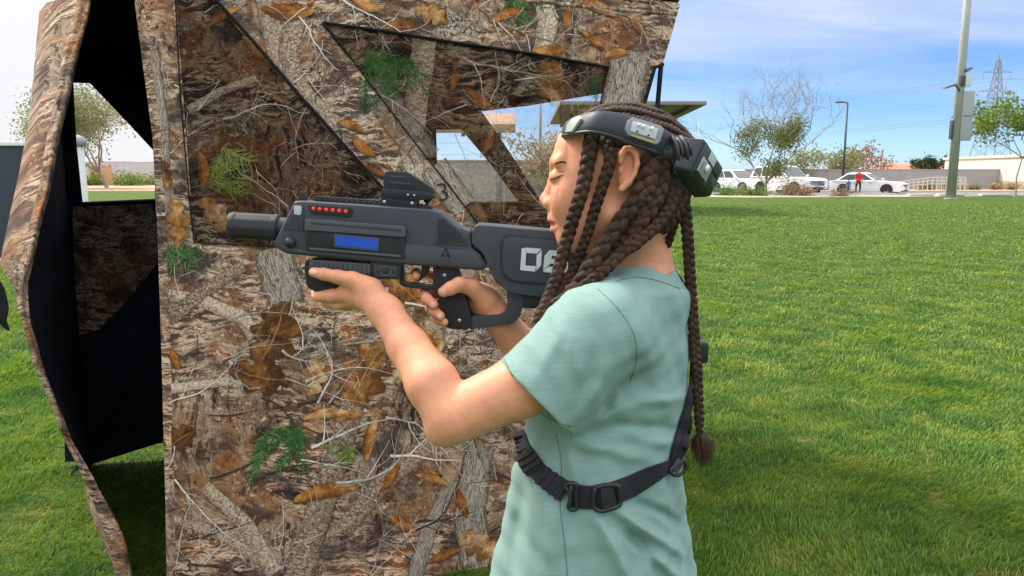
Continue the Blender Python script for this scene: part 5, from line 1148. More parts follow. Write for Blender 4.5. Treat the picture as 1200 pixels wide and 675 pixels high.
        low = np.clip((.98-z)/.15, 0, 1); out -= low*.004*np.sin(np.arctan2(y-YH, x-.12)*9+z*10)
        return out
    ops.append(('d', 0, disp))
    lo = np.array([-.10, .86, .655]); hi = np.array([.34, 1.36, 1.28])
    V, Q = implicit(ops, lo, hi, .0024)
    zc = at(690, 742, YH).z; keep = (V[Q][:, :, 2] > zc).all(1); Q = Q[keep]
    sh = npmesh('t_shirt', V, Q, M_shirt, GIRL, True); bv = bvh_of(sh)
    def seam(px, name, w=.0011, mat=M_stitch, off=.0004):
        pts = [(p.x, p.y) for p in spline([(x, y, 0) for x, y in px], 44)]
        q = [cast(bv, x, y, off)[0] for x, y in pts]; q = [p for p in q if p is not None and p.y < 1.2]
        if len(q) > 2: MB().tube(q, w, 5).build(name, mat, sh, True)
    seam([(700, 338), (724, 362), (742, 390), (746, 420), (738, 448)], 'sleeve_seam', .0006, off=.0001); seam([(589, 417), (612, 460), (640, 488), (669, 500)], 'hem_stitch', .0006); seam([(652, 508), (658, 545), (656, 590), (662, 640), (666, 690)], 'side_seam', .0007); seam([(722, 330), (745, 325), (770, 329), (796, 338)], 'neck_stitch', .0006)
    return sh, bv
SHIRT, SHIRT_BVH = build_shirt()
def build_legs():
    hip = at(690, 720, YH); M_den = plain('dark_denim', (.035, .042, .060), .9, .15, var=.25, scale=90, bump=.2); ops = []
    w = np.array([math.sin(ROT), math.cos(ROT), 0]); fwd = np.array([-math.cos(ROT), math.sin(ROT), 0]); H = np.array(hip, np.float32)
    ops.append(('u', 0, ell(H+np.array([0, 0, -.02]), (.115, .12, .13))))
    feet = []
    for sg, step in ((-1, .06), (1, -.07)):
        a = H+w*sg*.065+np.array([0, 0, -.05]); kn = a+w*sg*.015+fwd*(step*.9+.01)+np.array([0, 0, -.31]); an = np.array([*(a+w*sg*.03+fwd*step)[:2], .075]); feet.append((an, sg))
        ops.append(('u', .05, chain([(a, .088), (kn, .062), (an+np.array([0, 0, .02]), .052)], .02)))
    V, Q = implicit(ops, H-np.array([.3, .3, H[2]]), H+np.array([.3, .3, .15]), .006); npmesh('trousers', V, Q, M_den, GIRL, True)
    for an, sg in feet:
        g = lambda f, s_, z: np.array([*(an+fwd*f+w*s_)[:2], z], np.float32); so = [('u', 0, chain([(g(-.05, 0, .042), .036), (g(.04, 0, .045), .040), (g(.13, .0, .034), .032)], .03)), ('u', .03, rc(g(-.03, 0, .05), g(-.02, 0, .10), .038, .040)), ('s', .004, (lambda P: P[..., 2]-.004, None, 0))]
        V, Q = implicit(so, an-np.array([.26, .26, .09]), an+np.array([.26, .26, .1]), .005); npmesh('shoe', V, Q, plain('shoe_canvas', (.06, .06, .065), .8), GIRL, True)
build_legs()
# ---- hair
def hair_mat():
    t = NT('braided_hair'); uv = t.coord('UV', (1, 1, 1)); mp = t.new('Mapping'); t.l.new(uv, mp.inputs[0]); mp.inputs['Scale'].default_value = (3, 26, 1); st = t.noise(mp.outputs[0], 2, 4, .7, .3)
    g = t.new('NewGeometry'); big = t.noise(t.coord('Object'), 30, 3)
    c = t.ramp(t.math('ADD', t.math('MULTIPLY', st, .75), t.math('MULTIPLY', big, .3)), [(.30, (.006, .0036, .003)), (.45, (.020, .0100, .007)), (.57, (.070, .033, .018)), (.70, (.18, .088, .046))])
    t.base(c, .52, .28); t.bump(st, .8, .0018); return t.mat
M_hair = hair_mat()
def hair_mat2():
    t = NT('scalp_hair'); st = t.noise(t.coord('Object', (50, 190, 190), (0, R(25), 0)), 1, 5, .7, .5); big = t.noise(t.coord('Object'), 45, 3)
    c = t.ramp(t.math('ADD', t.math('MULTIPLY', st, .7), t.math('MULTIPLY', big, .3)), [(.35, (.007, .0045, .004)), (.58, (.026, .015, .011)), (.75, (.075, .043, .03))]); t.base(c, .5, .4); t.bump(st, .8, .003); return t.mat
M_scalp = hair_mat2()
def braid(path, w, w2=None, parent=None, name='braid', tail=True, out=None, pitch=1.75, seed=0):
    """three plaited strands along a space curve; w = full width in metres"""
    w2 = w if w2 is None else w2; rnd = random.Random(seed); P = spline(path, 400); L = [0]
    for i in range(400): L.append(L[-1]+(P[i+1]-P[i]).length)
    tot = L[-1]; n = max(24, int(tot/(w*.085))); V, Fc, UV = [], [], []; ph0 = rnd.uniform(0, 6.28)
    outv = Vector(out) if out is not None else Vector((0, -1, .1))
    ts = []; j = 0; phi = ph0
    for i in range(n+1):
        s = tot*i/n
        while j < 399 and L[j+1] < s: j += 1
        f = (s-L[j])/max(1e-9, L[j+1]-L[j]); p = P[j].lerp(P[j+1], f); t = (P[min(j+2, 400)]-P[max(j-1, 0)]).normalized(); q = i/n; wd = w+(w2-w)*q
        if i: phi += 2*math.pi*(tot/n)/(wd*pitch)
        if q > .93 and tail: wd *= 1-.45*(q-.93)/.07
        b = t.cross(outv).normalized(); o = b.cross(t).normalized(); ts.append((p, t, b, o, wd, phi))
    K = 9
    for k in range(3):
        c = []
        for (p, t, b, o, wd, ph) in ts:
            a = ph+k*2*math.pi/3; c.append(p+b*(math.sin(a)*wd*.25)+o*(math.sin(2*a)*wd*.15))
        base = len(V)
        for i, (p, t, b, o, wd, ph) in enumerate(ts):
            tt = (c[min(i+1, n)]-c[max(i-1, 0)]).normalized(); bb = tt.cross(o).normalized(); oo = bb.cross(tt).normalized(); r1, r2 = wd*.265, wd*.185
            fz = 1+.06*math.sin(i*1.7+k)
            for m in range(K):
                g = 2*math.pi*m/K; V.append(c[i]+bb*(math.cos(g)*r1*fz)+oo*(math.sin(g)*r2*fz)); UV.append((i*.09+k*3.3, m/K+k*.37))
        for i in range(n):
            for m in range(K): m2 = (m+1) % K; Fc.append((base+i*K+m, base+i*K+m2, base+(i+1)*K+m2, base+(i+1)*K+m))
        Fc.append(tuple(base+m for m in range(K))); e = base+n*K; Fc.append(tuple(e+m for m in range(K))[::-1])
    # stray hairs
    for s_ in range(int(tot/.0045)):
        i = rnd.randrange(2, n-2); p, t, b, o, wd, ph = ts[i]; d = (b*rnd.uniform(-1, 1)+o*rnd.uniform(-.2, 1)).normalized(); a0 = p+d*wd*.40; ln = rnd.uniform(.006, .022); e = a0+(t*rnd.uniform(.3, 1.0)+d*rnd.uniform(.2, .6))*ln; m_ = (a0+e)/2+d*.0015; sd_ = t.cross(d).normalized()*.00022; base = len(V)
        V += [a0-sd_, a0+sd_, m_+sd_, m_-sd_, e]; UV += [(0, 0)]*5; Fc += [(base, base+1, base+2, base+3), (base+3, base+2, base+4)]
    me = bpy.data.meshes.new(name); me.from_pydata([tuple(v) for v in V], [], Fc); me.update(); ul = me.uv_layers.new(name='UVMap'); ul.data.foreach_set('uv', [c for f in Fc for i in f for c in UV[i]])
    return link(name, me, M_hair, parent or GIRL, True)
def build_hair():
    ops = []; m = lambda p: px2m(p, YH)
    ops.append(('u', 0, ell(A(735, 186, YH), (m(75), .0755, m(59)), (0, 10, 0)))); ops.append(('u', .03, ell(A(766, 206, YH), (m(44), .070, m(50)))))
    ops.append(('u', .02, ell(A(772, 240, YH+.005), (m(26), .055, m(36)))))
    # hairline: keep what lies behind the line from the forehead past the ear to the nape
    hl = [(640, 160), (686, 158), (703, 168), (716, 176), (728, 172), (742, 170), (752, 186), (752, 210), (744, 232), (748, 262), (772, 292), (800, 300)]
    G = np.array([((x-600)/F, -(y-337.5)/F) for x, y in hl])
    def face(P):                               # signed distance to the face side, mirrored about the middle plane
        y = YH-np.abs(P[..., 1]-YH)*1.0; d = None
        pts = np.array([tuple(at(x, yy, YH)) for x, yy in hl])[:, [0, 2]]
        poly = np.concatenate([pts, np.array([[.35, .8], [-.3, .8], [-.3, pts[0, 1]]])]); X, Z = P[..., 0], P[..., 2]; best = np.full(X.shape, 9.0); ins = np.zeros(X.shape, bool)
        for i in range(len(poly)):
            a, b = poly[i], poly[(i+1) % len(poly)]; ab = b-a; t = np.clip(((X-a[0])*ab[0]+(Z-a[1])*ab[1])/(ab@ab), 0, 1); best = np.minimum(best, np.sqrt((X-a[0]-t*ab[0])**2+(Z-a[1]-t*ab[1])**2))
            c = ((a[1] > Z) != (b[1] > Z)) & (X < (b[0]-a[0])*(Z-a[1])/(b[1]-a[1]+1e-12)+a[0]); ins ^= c
        return np.where(ins, -best, best)
    ops.append(('s', .006, (face, None, 0)))
    def rough(d, P): x, y, z = P[..., 0], P[..., 1], P[..., 2]; return d-.0012*np.sin(y*420+np.sin(x*90)*1.2)-.0008*np.sin(x*260+z*210)*np.sin(z*330+y*150)
    ops.append(('d', 0, rough))
    V, Q = implicit(ops, np.array([-.02, .99, 1.16]), np.array([.30, 1.21, 1.44]), .0020)
    cap = npmesh('scalp_hair', V, Q, M_scalp, GIRL, True); bv = bvh_of(cap); hb = bvh_of(cap, BODY)
    # cornrow plaits lying over the crown
    cen = A(735, 186, YH); cvec = Vector(cen)
    for i, la in enumerate(np.linspace(-64, 64, 9)):
        pts = []
        for a in np.linspace(8, 172, 22):
            q = R(a); l = R(la*(.65+.35*math.sin(q))); d = Vector((-math.cos(q), math.sin(q)*math.sin(l), math.sin(q)*math.cos(l))).normalized(); d = Matrix.Rotation(R(12), 3, 'Y') @ d
            h = bv.ray_cast(cvec+d*.2, -d)
            if h[0] is not None and (h[0]-cvec).length > .04 and h[0].z > cen[2]-.015: pts.append(h[0]+d*.0012)
        if len(pts) > 4: braid(pts, .0140, .0150, cap, 'cornrow', False, (0, (-1 if la < 0 else 1)*abs(math.sin(R(la)))*1.0, 1.0), 1.4, i)
    def path(p, Ys):
        if not isinstance(Ys, (list, tuple)): Ys = [Ys]*len(p)
        return [at(x, y, Y) for (x, y), Y in zip(p, Ys)]
    W_ = lambda p, Y=1.03: px2m(p, Y)
    B = [([(694, 158), (689, 188), (683, 220), (672, 255), (662, 290), (652, 325), (640, 355), (626, 384)], [1.045, 1.03, 1.025, 1.03, 1.035, 1.03, 1.01, .985], 19, 15),
         ([(708, 162), (715, 186), (707, 215), (697, 245), (688, 275), (676, 305), (664, 332), (650, 352)], [1.040, 1.022, 1.022, 1.025, 1.03, 1.035, 1.03, 1.015], 16, 12),
         ([(763, 182), (759, 205), (747, 233), (727, 261), (708, 288), (692, 312), (678, 334), (660, 352)], [1.025, 1.018, 1.015, 1.013, 1.01, 1.01, 1.01, 1.005], 25, 20),
         ([(768, 182), (762, 215), (752, 246), (735, 275), (716, 300), (698, 322), (676, 343)], [1.025, 1.015, 1.015, 1.02, 1.02, 1.015, 1.01], 22, 17),
         ([(784, 205), (780, 235), (764, 262), (742, 284), (716, 308), (692, 330), (664, 348), (645, 356)], [1.04, 1.03, 1.02, 1.012, 1.008, .998, .992, .990], 20, 14),
         ([(778, 188), (776, 218), (764, 246), (746, 268), (728, 290), (708, 310)], [1.03, 1.018, 1.012, 1.014, 1.02, 1.02], 20, 15),
         ([(790, 196), (790, 222), (782, 246), (768, 266), (752, 280), (735, 296)], [1.05, 1.035, 1.02, 1.01, 1.01, 1.01], 19, 15),
         ([(760, 176), (768, 200), (760, 228), (738, 252), (714, 280), (700, 300), (686, 318)], [1.028, 1.022, 1.025, 1.03, 1.035, 1.04, 1.04], 17, 13),
         ([(796, 200), (799, 226), (795, 250), (787, 272), (783, 290)], [1.06, 1.05, 1.055, 1.07, 1.08], 17, 11),
         ([(797, 212), (802, 240), (806, 280), (809, 330), (813, 385), (817, 440), (820, 512)], [1.07, 1.065, 1.07, 1.075, 1.07, 1.065, 1.06], 17, 14),
         ([(770, 200), (772, 230), (762, 262), (744, 282), (722, 302), (700, 326), (676, 346)], [1.05, 1.04, 1.035, 1.035, 1.035, 1.03, 1.02], 20, 15),
         ([(792, 186), (800, 205), (798, 232), (788, 256), (775, 274)], [1.07, 1.06, 1.05, 1.04, 1.04], 18, 13)]
    last = None
    for i, (p, Ys, w, w2) in enumerate(B): last = braid(path(p, Ys), W_(w*(1.0 if i < 2 else .94)), W_(w2*.92), GIRL, 'braid', True, (0, -1, .15), 2.2+.3*(i % 3-1), 30+i)
    # hair hanging on the far side of the head, closing the back
    for i, (p, Ys) in enumerate((([(790, 190), (795, 230), (780, 262), (760, 280)], [1.14, 1.13, 1.12, 1.12]), ([(775, 190), (785, 230), (775, 268), (768, 300)], [1.17, 1.16, 1.15, 1.15]), ([(700, 165), (700, 210), (690, 260), (678, 300)], [1.165, 1.175, 1.17, 1.16]), ([(745, 180), (745, 230), (738, 280), (735, 320)], [1.175, 1.175, 1.165, 1.16]))):
        braid(path(p, Ys), W_(18), W_(14), GIRL, 'braid', True, (0, 1, 0), 1.7, 60+i)
    # loose tuft at the end of the long back braid, with its band
    v, f = [], []; rnd = random.Random(4); root = at(820, 508, 1.06)
    for k in range(420):
        a = rnd.uniform(0, 6.28); r = rnd.random()**.5; e = at(826+r*11*math.cos(a)+rnd.uniform(-2, 2), 548+rnd.uniform(-14, 8)-r*6, 1.06+r*.012*math.sin(a)); p0 = root+Vector((math.cos(a)*.004*r, math.sin(a)*.004*r, 0)); mid = (p0+e)/2+Vector((math.cos(a)*.010*r, math.sin(a)*.010*r, .004)); s_ = Vector((math.cos(a+1.5), math.sin(a+1.5), 0))*.00055; b = len(v)
        v += [p0-s_, p0+s_, mid-s_, mid+s_, e]; f += [(b, b+1, b+3, b+2), (b+2, b+3, b+4)]
    me = bpy.data.meshes.new('tuft'); me.from_pydata([tuple(x) for x in v], [], f); me.uv_layers.new(name='UVMap'); link('tuft', me, M_hair, GIRL, True)
    # fine baby hairs over the temple and nape
    v, f = [], []
    for k in range(260):
        x, y = rnd.choice(((rnd.uniform(698, 726), rnd.uniform(166, 180)), (rnd.uniform(748, 775), rnd.uniform(225, 262)))); p, n_ = cast(hb, x, y, .0006)
        if p is None or p.y > 1.08: continue
        q, _ = cast(hb, x+rnd.uniform(-9, 3), y+rnd.uniform(4, 11), .0008)
        if q is None or (q-p).length > .03: continue
        s_ = Vector((1, 0, .4))*.00018; b = len(v); v += [p-s_, p+s_, q]; f += [(b, b+1, b+2)]
    mesh('fine_hair', v, f, M_scalp, GIRL)
    # eyebrow and lashes on the near side (the far ones mirrored)
    bb = bvh_of(BODY); M_brow = plain('brow_hair', (.060, .030, .020), .7, .2)
    for sg in (-1, 1):
        v, f = [], []
        for k in range(150):
            t = rnd.random(); x, y = 649+t*14, 193.5-3.6*math.sin(t*2.4)+rnd.uniform(-1.5, 1.5)*(1-.5*t); p, n_ = cast(bb, x, y, .0004)
            if p is None or p.y > 1.12: continue
            e = p+Vector((.0035*(.4+t), -.0006, .0016*(1-1.3*t)))+n_*.0004; s_ = Vector((.3, 0, 1))*.00026; b = len(v); v += [p-s_, p+s_, e]; f += [(b, b+1, b+2)]
        if sg > 0: v = [Vector((p.x, 2*YH-p.y, p.z)) for p in v]
        mesh('eyebrow', v, f, M_brow, GIRL)
        pts = [cast(bb, x, y, .0003, 1.07)[0] for x, y in ((646.5, 209.0), (648.5, 209.2), (651, 208.6), (654, 207.4), (657, 206.0), (660, 205.0))]
        if sg > 0: pts = [Vector((p.x, 2*YH-p.y, p.z)) for p in pts]
        ls = MB().tube(pts, [.0005, .0009, .0011, .0010, .0008, .0004], 5)
        for k in range(26):
            t = k/25*4.9; i = int(t); p = pts[i].lerp(pts[min(i+1, 5)], t-i); ls.tube([p, p+Vector((-.0024, sg*.0008, -.0014)), p+Vector((-.0046, sg*.0014, -.0022))], [.00022, .00018, .00006], 3)
        ls.build('eyelash', M_brow, GIRL, True)
        crease = [cast(bb, x, y, .0001, 1.07)[0] for x, y in ((649, 203), (653, 201), (658, 200.4), (662, 201.2))]
        if sg > 0: crease = [Vector((p.x, 2*YH-p.y, p.z)) for p in crease]
        MB().tube(crease, [.0002, .0005, .0005, .0002], 4).build('lid_crease', plain('lid_crease_shade', (.40, .18, .10), .6), GIRL, True)  # darker line laid on for the shade in the lid crease
    def nail(cx, cy, rx, ry, rot):
        q = []; nn = Vector(); ca, sa = math.cos(R(rot)), math.sin(R(rot))
        for k in range(14):
            g = 2*math.pi*k/14; x, y = math.cos(g)*rx, math.sin(g)*ry*(1 if math.cos(g) < 0 else .92); p, n_ = cast(bb, cx+x*ca-y*sa, cy+x*sa+y*ca, .0004)
            if p is None: return
            q.append(p); nn += n_
        c, n_ = cast(bb, cx, cy, .0009); MB().add(q+[c], [(i, (i+1) % 14, 14) for i in range(14)]).build('fingernail', M_nail, GIRL, smooth=True)
    M_nail = plain('nail', (.74, .44, .35), .28, .5, var=.04)
    nail(367.5, 318.6, 4.6, 2.9, 8); nail(518.2, 344, 5.6, 3.8, -55); nail(508.2, 358, 4.4, 3.0, 35); nail(516.2, 371.4, 4.0, 2.8, 35)
    teeth = [Vector(FA(x, y, YH+d)) for x, y, d in ((663, 262, -.021), (656, 262.6, -.014), (651, 263, 0), (656, 262.6, .014), (663, 262, .021))]
    MB().tube(teeth, .0024, 6).build('teeth', plain('tooth', (.72, .66, .56), .25), GIRL, True)
    return cap
CAP = build_hair()
# ================================================================ TOY BLASTER
YN, YM = 1.100, 1.130                      # near face and middle plane of the blaster
def gunmat(name, c, rough=.42, sc=500, b=.12):
    t = NT(name); n = t.noise(t.coord('Object'), sc, 3, .6); w = t.noise(t.coord('Object'), 14, 4, .6)
    t.base(t.ramp(w, [(.3, tuple(x*.86 for x in c)), (.7, tuple(x*1.14 for x in c))]), t.ramp(w, [(.3, rough-.05), (.7, rough+.10)]), .45); t.bump(n, b, .0006); return t.mat
G_body = gunmat('charcoal_plastic', (.042, .046, .056)); G_dark = gunmat('black_plastic', (.016, .017, .020), .45); G_grip = gunmat('rubber_grip', (.012, .012, .013), .65, 900, .4); G_light = gunmat('worn_grey_plastic', (.075, .080, .092), .48)
G_white = plain('stencil_paint', (.56, .58, .60), .55, var=.08, scale=60); G_led = plain('red_led', (.75, .02, .02), .2, emit=.2); G_lcd = plain('blue_screen', (.015, .06, .36), .15, .6, emit=.12); G_lens = plain('sensor_window', (.42, .45, .48), .2, .6); G_screw = plain('steel_screw', (.5, .5, .52), .3, .5, .8)
GUN = thing('toy_blaster', 'charcoal grey toy blaster with a blue display and a row of red lights', 'toy blaster', at(480, 300, YM))
def pr(name, px, y0, y1, mat, parent=None, bevel=.0016, Y=None, seg=2):
    """outline traced at its near face, pushed back to its real thickness"""
    Yf = YM+y0 if Y is None else Y; q = [at(x, y, Yf) for x, y in px]
    return prism(q, 0, y1-y0).build(name, mat, GUN if parent is None else parent, bevel=bevel, seg=seg)
def smooth_poly(p, r, n=4):               # rounds the corners of a pixel outline
    out = []; m = len(p)
    for i in range(m):
        a, b, c = (np.array(p[(i+k) % m], float) for k in (-1, 0, 1)); l1, l2 = np.linalg.norm(a-b), np.linalg.norm(c-b); q = min(r, l1*.45, l2*.45); s, e = b+(a-b)/l1*q, b+(c-b)/l2*q
        for j in range(n+1): t = j/n; out.append(tuple(s*(1-t)**2+b*2*t*(1-t)+e*t*t))
    return out
def cyl(name, a, b, r, mat, parent=None, n=40, Y=YM, prof=None, flutes=0):
    a, b = at(*a, Y), at(*b, Y); ax = (b-a).normalized(); s = Vector((0, 1, 0)); u_ = ax.cross(s).normalized(); v, f = [], []
    prof = prof or [(0, r*.9), (.03, r), (.97, r), (1, r*.95)]
    v = []
    for t, q in prof:
        for k in range(n):
            g = 2*math.pi*k/n; rr = q*(1-(.035 if flutes and (k//2) % 2 and .12 < t < .9 else 0)); v.append(a+(b-a)*t+(s*math.cos(g)+u_*math.sin(g))*rr)
    m = len(prof); f = [(i*n+k, i*n+(k+1) % n, (i+1)*n+(k+1) % n, (i+1)*n+k) for i in range(m-1) for k in range(n)]; f += [tuple(range(n))[::-1], tuple(range((m-1)*n, m*n))]
    return MB().add(v, f).build(name, mat, parent or GUN, auto=True)
def disc_on(px, py, r, h, mat, parent, name, Y=YN, dome=False):
    c = at(px, py, Y); rr = px2m(r, Y); P = [(rr, 0), (rr, -h*.5), (rr*.8, -h), (.0001, -h*(1.35 if dome else 1.0))]; n = 20; v, f = [], []
    for q, y in P:
        for k in range(n): g = 2*math.pi*k/n; v.append(c+Vector((math.cos(g)*q, y, math.sin(g)*q)))
    f = [(i*n+k, i*n+(k+1) % n, (i+1)*n+(k+1) % n, (i+1)*n+k) for i in range(len(P)-1) for k in range(n)]; f.append(tuple(range(n)))
    return MB().add(v, f).build(name, mat, parent, smooth=True)
def build_gun():
    # barrel
    br = cyl('barrel', (270, 263.5), (328, 267), .0195, gunmat('muzzle_plastic', (.022, .023, .026), .66, 500, .2), prof=[(0, .0150), (0, .0175), (.05, .0195), (.13, .0198), (.14, .0192), (.86, .0192), (.87, .0198), (.97, .0196), (1, .0165)], flutes=1)
    cyl('barrel_collar', (322, 266.5), (346, 268), .0155, G_dark, br, prof=[(0, .0155), (1, .0155)]); cyl('bore', (268.8, 263.4), (270.2, 263.5), .0125, G_dark, br, prof=[(0, .0125), (.3, .0125), (.5, .010), (1, .010)])
    # receiver: front nose, upper shell, lower ledge
    body = pr('receiver', [(345, 235.5), (321, 283), (324, 291), (335, 297.5), (440, 308), (508, 313), (566, 317.5), (571, 310), (562, 297), (553, 291), (552, 271), (538, 266), (517, 248.5), (505, 245.5), (440, 241), (358, 235.5)], -.027, .027, G_body, None, .0042, seg=3)
    pr('nose_plate', smooth_poly([(346.5, 239), (331, 268), (355, 271), (356, 243), (354, 239.5)], 2), -.0285, -.020, G_body, body, .0012)
    pr('lower_ledge', [(325, 286), (335, 295.5), (440, 306), (508, 311), (564, 315.5), (567, 309), (560, 299), (551, 294), (475, 285.5), (358, 294)], -.0300, -.020, G_body, body, .0022)
    pr('side_cover', smooth_poly([(358, 268), (474.5, 276), (474, 303.5), (358.5, 293.5)], 2), -.0325, -.02, G_dark, body, .0012)
    tb = pr('cover_ridge', smooth_poly([(357, 256.5), (475, 266), (475, 278), (357, 269.5)], 2.5), -.0375, -.02, G_light, body, .0028, seg=3)
    pr('cover_rib', smooth_poly([(364, 259.5), (470, 268.3), (470, 271), (364, 262.2)], 1), -.0384, -.03, G_body, tb, .0006)
    pr('cover_rib', smooth_poly([(362, 290.0), (470, 299.0), (470, 301.6), (362, 292.6)], 1), -.0345, -.03, G_light, body, .0010)
    fr = pr('display_frame', smooth_poly([(391.5, 274), (444.6, 278.6), (443.4, 294.6), (391.5, 289.5)], 1.5), -.0340, -.03, G_light, body, .0008); pr('display', [(394, 276.2), (442.6, 280.4), (441.6, 292.6), (394, 287.8)], -.0347, -.033, G_lcd, fr, 0)
    lb = pr('light_bar', smooth_poly([(361, 239.5), (411, 242.5), (413, 246), (411.5, 252.5), (409, 254), (366, 250.5), (362, 247)], 2), -.0300, -.02, G_dark, body, .0010)
    for x, y in ((367.3, 244.2), (374.6, 244.9), (382.2, 245.6), (389.9, 246.3), (397.6, 247.0), (405.2, 247.7)): disc_on(x, y, 2.2, .0012, G_led, lb, 'red_light', YM-.0301, True)
    pr('sensor_window', smooth_poly([(344.2, 240.8), (353.2, 241.4), (353, 250.5), (351, 252.3), (344.6, 251.2)], 1.5), -.0300, -.02, G_lens, body, .0006)
    disc_on(340, 284.5, 6.4, .0045, G_dark, body, 'round_button', YM-.0302, True)
    pr('front_sight', [(349, 236), (350.5, 224.5), (357.5, 224.5), (358.8, 236.5)], -.006, .006, G_dark, None, .0008)
    # ribbed rear shell and rail
    rs = pr('ribbed_cover', [(514.5, 251.5), (518, 251), (540, 270.2), (549, 273.2), (549, 288.5), (508.5, 285.5)], -.0290, -.02, G_body, body, .0010)
    for k in range(11):
        x = 513.5+k*3.15; top = max(254.3, 252+(x-516.5)*.86) if x < 541 else 276; pr('rib', [(x, top+1.5), (x+1.2, top+2.6), (x+.7, 285.2), (x-.5, 285)], -.0303, -.028, G_dark, rs, 0)
    # triangle emblem
    e = MB(); tri = lambda pts: [at(x, y, YM-.0301) for x, y in pts]
    for q in ([(521.5, 290.5), (523.2, 290.7), (518.2, 301), (515.8, 300.8)], [(523.2, 290.7), (528.6, 301.9), (526.0, 301.7), (521.6, 293.2)], [(518.6, 298.4), (526, 299.1), (526.8, 301), (517.6, 300.2)]): prism(tri(q), -.0003, .002, e)
    e.build('emblem', G_dark, body)
    rl = pr('top_rail', [(366, 234.6), (506, 245.5), (506, 242), (366, 231.4)], -.0105, .0105, G_dark, None, .0004)
    for k in range(21): x = 369+k*6.4; y = 231.6+(x-366)*.0757; pr('rail_tooth', [(x, y+1), (x+3.6, y+1.2), (x+3.6, y-2.0), (x, y-2.2)], -.0105, .0105, G_dark, rl, .0003)
    # reflex sight
    st = pr('sight_base', smooth_poly([(446.5, 229.5), (489, 233.8), (489, 245.5), (446.5, 241.8)], 1.2), -.0150, .0150, G_dark, None, .0008)
    for x, y in ((450.5, 236.5), (483, 238.2)): disc_on(x, y, 2.1, .0010, G_screw, st, 'screw', YM-.0150)
    pr('sight_body', smooth_poly([(447.5, 220.5), (503, 225.2), (508, 228), (508, 233), (489, 235.2), (447, 230.5)], 1.5), -.0175, .0175, G_dark, st, .0012)
    pr('sight_hood', smooth_poly([(448.8, 221), (450, 204), (454, 200.6), (478, 202), (507.5, 221), (508, 228.5), (500, 226)], 1.8), -.0145, .0145, G_dark, st, .0020, seg=3)
    pr('hood_slot', smooth_poly([(457, 205.6), (475, 206.8), (475, 209.2), (457, 208)], 1), -.0152, -.012, G_body, st, .0004); pr('hood_slot', smooth_poly([(456, 212.6), (481, 214.8), (481, 217), (456, 214.8)], 1), -.0152, -.012, G_body, st, .0004)
    for x, y in ((478, 228.3), (485.5, 229)): disc_on(x, y, 1.3, .0008, G_screw, st, 'screw', YM-.0176)
    cyl('sight_knob', (499, 232), (504, 236), .006, G_dark, st)
    # stock with recessed panel and stencilled number
    so = [(553, 271), (557, 264.6), (561, 263.2), (600, 266.5), (648, 270.8), (690, 274.5), (706, 278), (710, 300), (708, 350), (700, 354), (648, 349.5), (622, 347), (600, 344), (592, 340), (580, 330), (572, 314), (566, 297), (560, 291), (552.5, 286)]
    stk = pr('stock', so, -.0300, .0300, G_body, None, .0050, seg=3)
    for nm, q, d in (('panel_rim', [(589, 277.0), (596, 274.6), (694, 283), (698, 289), (697, 334), (691, 339), (600, 331.5), (590, 326), (586, 318), (586, 283)], -.0312),): pr(nm, smooth_poly(q, 5), d, -.02, G_dark, stk, .0012)
    pr('panel', smooth_poly([(592, 280), (598, 277.4), (692, 285.5), (695, 290), (694, 331), (689, 335.5), (602, 328.5), (593, 323), (589.5, 316), (589.5, 286)], 5), -.0318, -.025, G_body, stk, .0005)
    n_ = MB(); cnt = [0]
    def Q(pts): cnt[0] += 1; prism([at(x, y, YM-.0318) for x, y in pts], -.0004-.00007*cnt[0], .001, n_)
    # "0"
    for q in ([(611.3, 291.2), (617, 290.2), (612.2, 310.6), (609.6, 316.4)], [(617, 290.2), (634.5, 291.6), (629.2, 297.2), (616.4, 296.2)], [(634.9, 293.2), (634.0, 311.2), (628.4, 317.2), (628.8, 299.4)], [(609.6, 316.4), (612.2, 310.8), (627.8, 312.0), (627.2, 318.3)], [(611.2, 291.4), (616.5, 296.2), (615.6, 311), (609.7, 316.2)]): Q(q)
    # "6"
    for q in ([(644, 293), (664, 294.6), (660, 300.6), (646.6, 299.6)], [(644, 293), (646.8, 299.4), (644.2, 309.8), (636.6, 315.8), (638, 300)], [(646, 303.4), (662, 304.8), (661.4, 309.8), (644.6, 308.6)], [(636.6, 316.2), (643, 312.2), (661, 313.8), (660.4, 320.6), (637, 318.6)], [(662, 304.8), (666, 308), (665, 318), (660.4, 320.6), (661, 309.8)]): Q(q)
    n_.build('stencil_number', G_white, stk)
    pr('butt_pad', [(706, 279), (714, 281), (713, 352), (703, 354)], -.0290, .0290, G_grip, None, .004)
    # pistol grip and thumbhole bar
    gp = pr('pistol_grip', smooth_poly([(507.5, 311), (536, 313.5), (537, 320), (541, 332), (552.5, 372), (551, 385), (546, 386.5), (527, 385.5), (521.5, 381.5), (513, 347), (507, 338)], 3), -.0175, .0175, G_grip, None, .0050, seg=3)
    for x, y in ((521, 322.5), (538.5, 375.5)): disc_on(x, y, 2.2, .0010, G_screw, gp, 'screw', YM-.0176)
    pr('grip_bar', smooth_poly([(545, 371.5), (586, 369), (592.5, 365.5), (594.8, 359), (593.5, 344), (598, 341), (613, 345), (612.5, 362), (608, 374), (599, 380), (549, 386.6)], 5), -.0130, .0130, G_body, None, .0050, seg=3)
    pr('stock_latch', smooth_poly([(609, 345), (638, 347.5), (634, 358), (626, 362), (612, 361)], 3), -.0120, .0120, G_dark, None, .002)
    # trigger guard and trigger
    pr('trigger_guard', smooth_poly([(466, 309), (472, 309.5), (473, 329), (476, 331.5), (508, 335.5), (508, 340.5), (474, 336.5), (468.5, 333)], 2), -.008, .008, G_dark, None, .0015)
